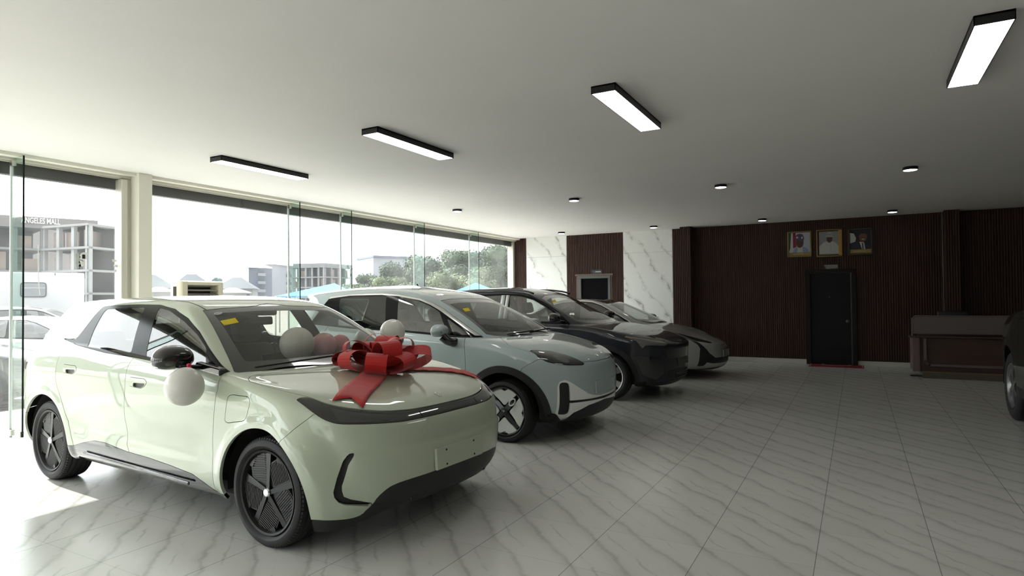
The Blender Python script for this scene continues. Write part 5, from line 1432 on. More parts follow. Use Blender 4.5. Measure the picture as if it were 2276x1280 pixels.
def build_bow(car, S):
    from mathutils.bvhtree import BVHTree
    F = both(S); bv = BVHTree.FromPolygons([Vector(v) for v in F.V], [tuple(t) for t in F.T.tolist()])
    def top(x, y):
        h = bv.ray_cast(Vector((x, y, 3)), Vector((0, 0, -1)))
        return h[0].z if h[0] is not None else .9
    M = Matrix.Translation(car.location) @ Euler((0, 0, car.rotation_euler.z)).to_matrix().to_4x4()
    c = Vector((1.42, .10, top(1.42, .10) + .004))
    t = thing('gift_bow', 'large red ribbon bow lying on the pale green bonnet', 'bow', M @ c, car.rotation_euler.z)
    m = mat('red_ribbon', (.47, .010, .010), .6, sheen=.2); mi = mat('red_ribbon_back', (.26, .006, .010), .6)
    def loop(az, el, L, w, fat, roll=0., n=26):
        """one looped band out from the knot"""
        mb = MB(); d = Vector((math.cos(az) * math.cos(el), math.sin(az) * math.cos(el), math.sin(el)))
        side = Vector((-math.sin(az), math.cos(az), 0)); up = d.cross(side) * -1
        side = (Matrix.Rotation(roll, 3, d) @ side); up = (Matrix.Rotation(roll, 3, d) @ up)
        P, Wv = [], []
        for k in range(n + 1):
            a = PI + 2 * PI * k / n
            x = (math.cos(a) + 1) / 2; y = math.sin(a) * (math.sin(x * PI / 2) ** .55)
            P.append(Vector((0, 0, .02)) + d * (L * x) + up * (fat * y)); Wv.append(side * (w / 2) * (.35 + .65 * smooth(0, .45, x)))
        ribbon(mb, P, Wv, .0025)
        for v in mb.bm.verts:
            lim = top(c.x + v.co.x, c.y + v.co.y) - c.z + .006
            if v.co.z < lim: v.co.z = lim + .12 * (v.co.z - lim) * 0
        return mb.build('bow_loop', m, t)
    v = math.radians
    for az, el, L, w, fat, roll in [(-150, 12, .34, .15, .085, 0), (-102, 15, .31, .16, .09, .1), (-50, 11, .33, .15, .085, -.1), (-4, 10, .33, .13, .075, .2), (36, 14, .40, .13, .07, .5), (85, 16, .36, .14, .085, 0), (138, 18, .36, .14, .085, 0),
                                    (-128, 36, .30, .15, .085, .1), (-25, 34, .30, .15, .095, .1), (48, 38, .31, .14, .085, 0), (112, 40, .31, .15, .09, 0), (178, 36, .26, .14, .085, 0), (15, 52, .25, .13, .07, .3)]:
        loop(v(az), v(el), L, w, fat, roll)
    # upright ring and roll on top of the knot
    mb = MB(); P, Wv = [], []
    for k in range(33):
        a = 2 * PI * k / 32; P.append(Vector((.56 * .10 * math.sin(a) - .02, .83 * .10 * math.sin(a), .17 + .095 * math.cos(a) - .0))); Wv.append(Vector((-.83, .56, 0)) * .012)
    ribbon(mb, P, Wv, .002); mb.build('bow_loop', m, t)
    mb = MB(); P, Wv = [], []
    for k in range(25):
        a = 2 * PI * k / 24; P.append(Vector((-.83 * .045 * math.cos(a), .56 * .045 * math.cos(a), .155 + .05 * math.sin(a)))); Wv.append(Vector((.56, .83, 0)) * .062)
    ribbon(mb, P, Wv, .002); mb.build('bow_loop', m, t)
    mb = MB(); mb.sphere((0, 0, .06), .05, (1, 1, .8)); mb.build('knot', m, t)
    def tail(path, hw, notch):
        mb = MB(); rows = []
        n = len(path)
        for i, (x, y) in enumerate(path):
            a = Vector(path[max(i - 1, 0)]); b = Vector(path[min(i + 1, n - 1)]); d = (b - a).normalized(); s = Vector((-d.y, d.x))
            row = []
            for k in range(-4, 5):
                q = Vector((x, y)) + s * hw * k / 4
                if i == n - 1: q = q + d * notch * (abs(k) / 4)
                elif i == n - 2: q = q + d * notch * .45 * (abs(k) / 4)
                row.append(Vector((q.x, q.y, top(q.x, q.y) + .010 + .006 * math.sin(i * 1.3) ** 2)) - c)
            rows.append(row)
        mb.grid(rows, smooth=True)
        o = mb.build('bow_tail', m, t); s_ = o.modifiers.new('t', 'SOLIDIFY'); s_.thickness = .003; return o
    def pts(P, n):
        P = np.array(P); return [tuple(p) for p in resample(bspl(P[:, None, :].repeat(1, 1), 12)[:, 0], n)]
    tail(pts([(1.45, .06), (1.55, -.08), (1.66, -.27), (1.76, -.45), (1.86, -.60)], 16), .092, .095)
    tail(pts([(1.46, .16), (1.52, .36), (1.62, .55), (1.74, .66), (1.86, .715)], 16), .060, .05)
    return t

def build_balloons():
    g = Vector((-4.56, 3.585, 0)); M = Matrix.Translation(g) @ Matrix.Rotation(math.radians(-2.934), 4, 'Z')
    mw = mat('white_latex', (.70, .69, .64), .32, coat=.3); mp = mat('pink_latex', (.66, .18, .25), .35, coat=.3); mp2 = mat('light_pink_latex', (.70, .32, .36), .35, coat=.3)
    red = mat('pink_tie', (.70, .02, .08), .5)
    b = balloon(M @ Vector((.900, -1.09, .968)), .118, mw, 'white balloon tied under the nearer black door mirror of the pale green car', 'balloons on the green car', (-.3, .4, 1), red)
    mb = MB(); mb.obox((-.035, .055, .105), (.028, .02, .03), Euler((.4, .6, .2)).to_matrix(), .004); mb.obox((-.045, .06, .125), (.02, .016, .028), Euler((.1, -.5, .9)).to_matrix(), .004)
    mb.tube([(-.035, .055, .10), (-.05, .075, .135), (-.07, .10, .15)], .0025, 5); mb.build('tie', red, b)
    balloon(M @ Vector((.79, .93, 1.212)), .116, mw, 'white balloon at the far door mirror of the green car, behind the bow', 'balloons on the green car', (0, -.4, -1))
    balloon(M @ Vector((.16, 1.22, 1.108)), .114, mw, 'pale balloon seen through the windscreen, right of the two pink ones', 'balloons on the green car', (0, 0, -1))
    balloon(M @ Vector((.60, .02, 1.157)), .138, mw, 'large white balloon inside the green car, left of the pink balloons', 'balloons inside the green car', (-1, .2, -.2))
    balloon(M @ Vector((.62, .28, 1.132)), .105, mp2, 'light pink balloon inside the green car, beside the large white balloon', 'balloons inside the green car', (-1, .2, -.2))
    balloon(M @ Vector((.60, .475, 1.122)), .088, mp, 'deep pink balloon inside the green car, nearest the bow', 'balloons inside the green car', (-1, .2, -.2))

def build_cooler():
    """floor-standing air cooler by the pillar"""
    t = thing('air_cooler', 'cream floor standing air cooler with dark louvres beside the window', 'air cooler', (-8.0, 5.56, 0))
    cr = mat('cooler_cream', (.62, .58, .46), .45); dk = mat('louvre_dark', (.012, .010, .010), .6)
    mb = MB(); P = [(-.28, 0), (0, 0), (0, 1.78), (-.04, 1.80), (-.18, 1.805), (-.25, 1.775), (-.28, 1.70)]
    # housing left open in front round the outlet
    for y0, y1 in ((-.31, -.235), (.235, .31)): mb.prism(P, y0, y1, 'y', bev=.008)
    mb.prism([(-.28, 0), (0, 0), (0, 1.28), (-.28, 1.28)], -.235, .235, 'y')
    mb.prism([(-.28, 1.70), (0, 1.745), (0, 1.78), (-.04, 1.80), (-.18, 1.805), (-.25, 1.775)], -.235, .235, 'y')
    mb.box((-.28, -.235, 1.28), (-.20, .235, 1.72)); mb.build('housing', cr, t, smooth=.5)
    MB().box((-.20, -.235, 1.28), (-.195, .235, 1.73)).build('outlet_back', dk, t)
    mb = MB()
    for z in (1.34, 1.395, 1.45, 1.505, 1.56, 1.615, 1.67): mb.obox((-.03, 0, z), (.045, .468, .006), Matrix.Rotation(.35, 3, 'Y'))
    mb.build('louvre', mat('louvre_grey', (.25, .23, .21), .5), t)
    mb = MB(); mb.box((-.02, -.235, 1.575), (.004, .235, 1.595), .003); mb.box((-.02, -.235, 1.36), (.004, .235, 1.38), .003); mb.build('cross_bar', cr, t)
    MB().box((-.21, -.313, 1.36), (-.14, -.311, 1.72)).build('side_vent', dk, t)

def build_portraits():
    gold = mat('gilt_frame', (.16, .11, .04), .4, .6); dark = mat('dark_frame', (.025, .018, .012), .4)
    skin = mat('print_skin', (.075, .034, .022), .6); skin2 = mat('print_skin_warm', (.12, .052, .030), .6)
    pale = mat('print_white', (.42, .42, .40), .6); grey = mat('print_grey', (.23, .23, .23), .6); blue = mat('print_blue', (.20, .27, .36), .6)
    red = mat('print_crimson', (.20, .01, .035), .6); blk = mat('print_black', (.012, .010, .014), .6); vio = mat('print_violet', (.07, .05, .09), .6); green = mat('print_green', (.03, .09, .05), .6)
    gold2 = mat('print_gold', (.24, .16, .035), .6); sky = mat('print_sky', (.36, .38, .44), .6)
    def ell(cx, cz, rx, rz, n=28, a0=0., a1=2 * PI): return [(cx + rx * math.cos(a0 + (a1 - a0) * k / n), cz + rz * math.sin(a0 + (a1 - a0) * k / n)) for k in range(n)]
    def pic(x, z, w, h, label, frame, layers, right_gold=False):
        t = thing('framed_portrait', label, 'picture', (x, YB - .024, z), 0, 'portraits over the door')
        f = .035
        mb = MB()
        mb.box((-w / 2, -.03, -h / 2), (-w / 2 + f, 0, h / 2), .006); mb.box((-w / 2, -.03, -h / 2), (w / 2, 0, -h / 2 + f), .006); mb.box((-w / 2, -.03, h / 2 - f), (w / 2, 0, h / 2), .006)
        mb.box((w / 2 - (f * 2 if right_gold else f), -.03, -h / 2), (w / 2, 0, h / 2), .006, mi=1 if right_gold else 0)
        mb.build('frame', [frame, mat('bright_gilt', (.30, .17, .045), .4, .5)], t)
        mats = []; mb = MB()
        for k, (P, m) in enumerate(layers):
            if m not in mats: mats.append(m)
            y = -.010 - .0006 * k
            mb.faces([(px, y, pz) for px, pz in P], [tuple(range(len(P)))], mats.index(m))
        mb.build('photograph', mats, t, recalc=False, weld=0)
    def face(cx, cz, s, m):
        """eyes, nose, mouth of a printed face"""
        return [(ell(cx - .28 * s, cz + .1 * s, .09 * s, .04 * s, 10), blk), (ell(cx + .28 * s, cz + .1 * s, .09 * s, .04 * s, 10), blk), ([(cx - .07 * s, cz - .16 * s), (cx + .07 * s, cz - .16 * s), (cx, cz + .1 * s)], blk), (ell(cx, cz - .38 * s, .20 * s, .05 * s, 12), blk)]
    R_ = lambda w, h: [(-w, -h), (w, -h), (w, h), (-w, h)]
    # person in a patterned cap before a flag
    L = [(R_(.215, .255), sky), ([(-.215, .255), (-.215, -.15), (-.19, -.1), (-.165, .255)], green), ([(-.165, .255), (-.19, -.15), (-.14, -.2), (-.12, .255)], pale), ([(-.135, .255), (-.13, -.09), (-.06, -.06), (-.075, .255)], red),
         ([(-.14, -.19), (-.10, -.10), (-.03, -.06), (.08, -.06), (.17, -.11), (.20, -.19)], blue), ([(-.05, -.19), (-.03, -.07), (.06, -.07), (.07, -.19)], pale), (ell(.01, .03, .075, .115), skin),
         ([(-.08, .075), (.085, .06), (.10, .13), (.07, .215), (.0, .235), (-.06, .21), (-.09, .14)], vio), (ell(-.045, .150, .022, .022, 12), pale), (ell(.055, .14, .018, .025, 12), pale), ([(-.215, -.255), (.215, -.255), (.215, -.19), (-.215, -.19)], gold2), ([(-.13, -.226), (.08, -.226), (.08, -.217), (-.13, -.217)], pale)] + face(.01, .0, .10, skin)
    pic(-1.106, 2.68, .50, .585, 'framed portrait of a person in a dark patterned cap before a flag', gold, L)
    L = [(R_(.20, .255), grey), ([(-.19, -.255), (-.19, -.07), (-.10, .02), (-.03, .04), (.05, .04), (.13, .0), (.19, -.08), (.19, -.255)], pale), (ell(.01, .10, .058, .095), skin), ([(-.055, .13), (.075, .13), (.07, .215), (.01, .235), (-.05, .21)], pale), ([(-.055, .15), (.075, .15), (.075, .162), (-.055, .162)], vio), ([(-.053, .185), (.073, .185), (.072, .20), (-.05, .20)], vio), ([(-.19, -.255), (.19, -.255), (.19, -.235), (-.19, -.235)], grey), ([(.03, -.02), (.036, -.02), (.03, -.22), (.024, -.22)], grey)] + face(.01, .085, .075, skin)
    pic(-.512, 2.675, .51, .61, 'framed portrait of a person in white robe and striped cap, gilt right edge', gold, L, True)
    L = [(R_(.20, .25), blk), ([(-.20, .20), (-.12, .18), (-.08, .08), (-.10, -.02), (-.15, -.05), (-.20, -.03)], pale), ([(-.20, -.165), (-.20, -.03), (-.05, .02), (.06, -.05), (.16, -.08), (.20, -.165)], mat('print_suit', (.018, .018, .030), .6)), ([(-.02, .0), (.03, -.165), (.09, -.165), (.07, -.02)], pale), ([(.025, -.03), (.035, -.165), (.065, -.165), (.055, -.03)], vio), (ell(.05, .10, .075, .11), skin2), ([(-.02, .14), (.0, .20), (.06, .225), (.11, .20), (.125, .15), (.08, .175), (.02, .175)], blk), ([(-.20, -.25), (.20, -.25), (.20, -.165), (-.20, -.165)], gold2), ([(-.14, -.21), (.10, -.21), (.10, -.202), (-.14, -.202)], pale)] + face(.05, .085, .085, skin2) + [(ell(.05, .05, .028, .009, 12), pale)]
    pic(.090, 2.672, .465, .585, 'framed portrait of a person in a dark suit and tie, rightmost of three', dark, L)

def build_desk():
    t = thing('reception_desk', 'brown wooden reception desk with raised grey front panel and ledge', 'desk', (1.0, 13.62, 0))
    M_TAUPE = mat('taupe_laminate', (.115, .092, .088), .5); M_WAL = wood('walnut_panel', (.050, .028, .023), (.078, .048, .040), .45, 'x', 6.)
    M_RIM = mat('pinkish_rim', (.12, .085, .085), .5); M_KICK = mat('plinth_brown', (.085, .066, .054), .5)
    L = 1.95
    MB().box((0, .02, .11), (L, .62, .74), .006, 1).build('carcass', M_WAL, t)
    mb = MB(); mb.prism([(-.105, .80), (-.105, 1.075), (-.065, 1.115), (L, 1.115), (L, .80)], -.05, .02, 'y', bev=.006); mb.build('front_panel', M_TAUPE, t)
    mb = MB(); mb.tube([(-.118, -.052, .76), (-.118, -.052, 1.08), (-.075, -.052, 1.128), (L, -.052, 1.128)], .010, 8); mb.build('panel_rim', M_RIM, t, smooth=.8)
    MB().box((-.165, -.12, .735), (L, .20, .765), .006, 2).build('ledge', M_WAL, t)
    MB().box((-.12, -.02, .11), (.0, .62, .74), .01, 2).build('end_panel', M_RIM, t)
    mb = MB(); w = .045
    P = [(.075, .70), (.075, .30), (.135, .235), (L, .235)]
    for (a, b) in zip(P[:-1], P[1:]):
        d = Vector((b[0] - a[0], 0, b[1] - a[1])); mb.obox(((a[0] + b[0]) / 2, -.008, (a[1] + b[1]) / 2), (d.length + w * .8, .056, w), Matrix.Rotation(-math.atan2(d.z, d.x), 3, 'Y'), .004)
    mb.build('front_moulding', M_RIM, t)
    MB().box((.03, -.05, 0), (L, .60, .105), .004, 1).build('plinth', M_KICK, t)
    MB().box((.03, -.056, .10), (L, -.03, .125), .003).build('gold_line', mat('brass_line', (.16, .11, .05), .4, .4), t)
    MB().box((-.16, -.03, .02), (.03, .02, .045), .004).build('foot', M_BLKM, t)
    MB().box((0, .2, .74), (L, .62, .77), .004).build('worktop', M_WAL, t)
    # what stands behind the desk
    c = thing('office_chair', 'black chair back just showing over the reception desk', 'chair', (1.64, 14.80, 0))
    mb = MB(); mb.box((-.26, -.03, .66), (.26, .04, 1.19), .03, 3); mb.build('backrest', M_BLKM, c, smooth=.7)
    MB().box((-.26, -.50, .44), (.26, -.02, .53), .03, 3).build('seat', M_BLKM, c, smooth=.7)
    mb = MB(); mb.cyl((0, -.26, .08), (0, -.26, .44), .03, 14); mb.build('column', M_CHROME, c)
    for k in range(5):
        a = 2 * PI * k / 5
        mb = MB(); mb.cyl((0, -.26, .09), (.27 * math.cos(a), -.26 + .27 * math.sin(a), .055), .018, 8); mb.sphere((.27 * math.cos(a), -.26 + .27 * math.sin(a), .028), .028, n=12, m=8); mb.build('leg', M_BLKM, c)
    mb = MB(); mb.box((-.03, -.02, .44), (.03, .03, .70)); mb.build('back_support', M_BLKM, c)

def build_signs_mat():
    M_PLATE = mat('sign_plate_dark', (.015, .012, .014), .4); M_ARR = mat('sign_face_grey', (.16, .155, .15), .45); M_TX = mat('sign_line_white', (.5, .5, .5), .5)
    t = thing('door_sign', 'small slanted grey sign plate over the black door', 'sign', (-.485, YB - .024, 2.148))
    MB().box((-.15, -.012, -.055), (.15, 0, .055), .003).build('plate', M_PLATE, t)
    mb = MB(); mb.prism([(-.135, .045), (.135, .045), (.135, -.03), (-.09, -.045)], -.016, -.012, 'y'); mb.build('face', M_ARR, t)
    t = thing('door_sign', 'small dark sign plate with white line over the far doorway', 'sign', (-5.96, YB - .024, 2.20))
    MB().box((-.16, -.012, -.06), (.16, 0, .06), .003).build('plate', M_PLATE, t)
    mb = MB(); mb.prism([(-.12, .04), (.14, .03), (.14, -.04), (-.08, -.045)], -.016, -.012, 'y'); mb.build('face', mat('sign_face_dark', (.05, .05, .055), .45), t)
    MB().box((-.03, -.018, -.006), (.12, -.016, .012)).build('lettering_line', M_TX, t)
    t = thing('door_mat', 'red doormat with pale arc lying before the black door', 'doormat', (-.41, 15.10, 0))
    MB().box((-.52, -.26, 0), (.52, .26, .012), .004, 2).build('mat', mat('red_mat', (.22, .012, .022), .9), t)
    mb = MB(); A = [(.30 * math.cos(a), .26 - .30 * math.sin(a) * 1.0, .0135) for a in np.linspace(0, PI, 25)]; B = [(.25 * math.cos(a), .26 - .24 * math.sin(a), .0135) for a in np.linspace(0, PI, 25)]
    mb.grid([A, B], smooth=False); mb.build('arc', mat('mat_cream', (.45, .30, .26), .9), t)
    mb = MB(); mb.box((-.50, -.25, .0125), (-.485, .24, .0138)); mb.build('border_line', mat('mat_cream'), t); MB().box((.485, -.25, .0125), (.50, .24, .0138)).build('border_line', mat('mat_cream'), t)
    # torn paper and tape left on the shop window
    w = bpy.data.objects['window_4']; M_PAP = mat('torn_paper', (.72, .73, .72), .7)
    r2 = random.Random(3)
    def rag(y0, y1, z0, z1, nm='torn_paper', m=M_PAP, j=.012):
        P = []
        for k in range(22):
            a = 2 * PI * k / 22; ca, sa = math.cos(a), math.sin(a); q = max(abs(ca), abs(sa))
            P.append(((y0 + y1) / 2 + (y1 - y0) / 2 * ca / q + r2.uniform(-j, j), (z0 + z1) / 2 + (z1 - z0) / 2 * sa / q + r2.uniform(-j, j)))
        mb = MB(); mb.prism(P, XG + .007, XG + .0085, 'x'); return mb.build(nm, m, w)
    rag(4.11, 4.165, 1.93, 2.12, 'paper_scrap', mat('grey_paper', (.42, .45, .45), .7)); rag(4.165, 4.245, 2.04, 2.125, 'paper_scrap'); rag(4.155, 4.20, 1.96, 2.03, 'paper_scrap')
    MB().box((XG + .009, 4.188, 2.055), (XG + .011, 4.222, 2.105)).build('black_square', M_BLKM, w)
    for y0, y1, z0, z1 in ((4.545, 4.60, 2.035, 2.065), (4.565, 4.615, 1.965, 1.995), (4.57, 4.60, 1.90, 1.935)): rag(y0, y1, z0, z1, 'tape_strip', M_PAP, .004)
    mb = MB(); mb.tube([(XG + .009, 3.716, 2.19), (XG + .009, 3.714, 2.0), (XG + .009, 3.716, 1.80), (XG + .009, 3.735, 1.60)], .004, 6); mb.build('paint_run', M_PAP, w)
# ---------------------------------------------------------------- outside, on the left
GZ = -.28
def foliage_tree(name, label, x, y, h, r, seed, m, mt, z0=None, trunk=True, squash=.8, nleaf=1500, group='trees behind the car park', base=.15):
    rr = np.random.default_rng(seed); t = thing(name, label, 'tree', (x, y, GZ if z0 is None else z0), 0, group)
    # lobed crown: leaf-cluster quads over several lumps
    lumps = []
    for k in range(16):
        a = rr.uniform(0, 2 * PI); q = rr.uniform(.1, .75) * r
        zz = h * rr.uniform(base + .15, .86)
        lumps.append((q * math.cos(a), q * math.sin(a), zz, r * rr.uniform(.32, .52)))
    lumps.append((0, 0, h * .82, r * .42))
    V, F = [], []
    for k in range(nleaf):
        lx, ly, lz, lr = lumps[rr.integers(len(lumps))]
        d = rr.normal(size=3); d /= np.linalg.norm(d); rad = lr * rr.uniform(.72, 1.05)
        p = np.array([lx, ly, lz]) + d * rad * np.array([1, 1, squash])
        if p[2] > h: p[2] = h - rr.uniform(0, .3)
        if p[2] < .1: p[2] = .1 + rr.uniform(0, .3)
        n = d + rr.normal(size=3) * .55; n /= np.linalg.norm(n); u = np.cross(n, rr.normal(size=3)); u /= np.linalg.norm(u); v = np.cross(n, u)
        s = rr.uniform(.09, .20) * (r / 3) ** .5; i = len(V)
        V += [p - u * s, p - v * s * .55, p + u * s, p + v * s * .55]; F.append((i, i + 1, i + 2, i + 3))
    me = bpy.data.meshes.new('foliage'); me.from_pydata([tuple(map(float, q)) for q in V], [], F); me.update(); link('foliage', me, m, t)
    mb = MB()
    for (lx, ly, lz, lr) in lumps:
        bm = bmesh.new(); bmesh.ops.create_icosphere(bm, subdivisions=2, radius=1)
        M = Matrix.Translation((lx, ly, lz)) @ Matrix.Diagonal((lr * .74, lr * .74, lr * .74 * squash, 1)); mb.merge(bm, M, 0, True)
    mb.build('inner_crown', m, t, recalc=False, weld=0)
    if trunk:
        mb = MB(); mb.tube([(0, 0, 0), (.05 * h * .1, 0, h * .3), (0, .05, h * .6)], [.03 * h, .024 * h, .014 * h], 8)
        for k in range(4):
            lx, ly, lz, lr = lumps[k]; mb.tube([(0, .02, h * .35), (lx * .5, ly * .5, (lz + h * .35) / 2), (lx, ly, lz)], [.014 * h, .01 * h, .006 * h], 6)
        mb.build('trunk', mt, t)
    return t

def frame_building(label, A, B, z0, floors, fh, nb, depth_dir, nd_, m_slab, m_col, m_wall, cat='building', fill=.35, seed=1, bay_panels=True, top_band=0., parent=None, name='unfinished_building'):
    """bare concrete frame: slabs, columns and some infill panels; A-B is the facade"""
    rr = random.Random(seed)
    A, B = Vector((*A, 0)), Vector((*B, 0)); u = (B - A); L = u.length; u.normalize(); d = Vector((*depth_dir, 0)).normalized() * nd_
    t = parent or thing(name, label, cat, (A.x, A.y, z0))
    O = Vector((A.x, A.y, z0)) if parent is None else Vector((parent.location.x, parent.location.y, parent.location.z))
    def quadbox(a, b, w, h0, h1, mb, mi=0):
        """box along a-b with depth vector w"""
        P = [a, b, b + w, a + w]; V = [Vector((p.x, p.y, h0)) - O for p in P] + [Vector((p.x, p.y, h1)) - O for p in P]
        mb.faces(V, [(3, 2, 1, 0), (4, 5, 6, 7), (0, 1, 5, 4), (1, 2, 6, 5), (2, 3, 7, 6), (3, 0, 4, 7)], mi)
    dn = d.normalized()
    for k in range(1, floors + 1):
        mb = MB(); z = z0 + k * fh; quadbox(A - u * .3 - dn * .3, B + u * .3 - dn * .3, d + dn * .6, z - .32, z, mb); mb.build('floor_slab', m_slab, t, weld=0)
    for i in range(nb + 1):
        p = A + u * (L * i / nb); mb = MB(); quadbox(p - u * .3, p + u * .3, dn * .6, z0, z0 + floors * fh - .32, mb); q = p + d - dn * .6; quadbox(q - u * .3, q + u * .3, dn * .6, z0, z0 + floors * fh - .32, mb)
        mb.build('column', m_col, t, weld=0)
    if bay_panels:
        mb = MB()
        for k in range(floors):
            for i in range(nb):
                if rr.random() < fill:
                    a = A + u * (L * (i + rr.uniform(.1, .3)) / nb) + dn * 1.2; b = A + u * (L * (i + rr.uniform(.6, .95)) / nb) + dn * 1.2
                    quadbox(a, b, dn * .2, z0 + k * fh, z0 + k * fh + fh * rr.uniform(.55, .88), mb)
        if len(mb.bm.verts): o = mb.build('infill_wall', m_wall, t, weld=0)
    # dark interior wall
    mb = MB(); quadbox(A + d * .45 + u * .4, B + d * .45 - u * .4, dn * .2, z0, z0 + floors * fh - .35, mb); mb.build('inner_wall', m_wall[0] if isinstance(m_wall, list) else mat('building_inner', (.13, .14, .15), .9), t, weld=0)
    if top_band: 
        mb = MB(); quadbox(A, B, dn * .3, z0 + floors * fh, z0 + floors * fh + top_band, mb); mb.build('parapet', m_slab, t, weld=0)
    return t

def house(label, a, b, dep, z0, wall_h, roof_h, mw, mr, over=.6, name='house'):
    """hipped-roof house; a-b is the front"""
    a, b = Vector((*a, 0)), Vector((*b, 0)); u = (b - a); L = u.length; u.normalize(); n = Vector((-u.y, u.x, 0))
    if n.x > 0: n = -n
    t = thing(name, label, 'house', (a.x, a.y, z0))
    P = [Vector((0, 0, 0)), u * L, u * L + n * dep, n * dep]
    mb = MB(); V = P + [p + Vector((0, 0, wall_h)) for p in P]; mb.faces(V, [(0, 1, 5, 4), (1, 2, 6, 5), (2, 3, 7, 6), (3, 0, 4, 7)]); mb.build('wall', mw, t)
    E = [-u * over - n * over, u * (L + over) - n * over, u * (L + over) + n * (dep + over), -u * over + n * (dep + over)]; z = Vector((0, 0, wall_h)); hp = min(L * .38, dep / 2)
    rA, rB = u * hp + n * dep / 2 + Vector((0, 0, wall_h + roof_h)), u * (L - hp) + n * dep / 2 + Vector((0, 0, wall_h + roof_h))
    V = [e + z for e in E] + [rA, rB]; mb = MB(); mb.faces(V, [(0, 1, 5, 4), (1, 2, 5), (2, 3, 4, 5), (3, 0, 4), (3, 2, 1, 0)]); mb.build('roof', mr, t)
    for k in range(3):
        c = u * L * (.2 + .3 * k); mb = MB(); V = [c - n * .04, c + u * L * .12 - n * .04, c + u * L * .12 - n * .04 + Vector((0, 0, wall_h * .4)), c - n * .04 + Vector((0, 0, wall_h * .4))]
        mb.faces([v + Vector((0, 0, wall_h * .35)) for v in V], [(0, 1, 2, 3)]); mb.build('window', mat('far_window', (.10, .13, .15), .2), t)
    return t

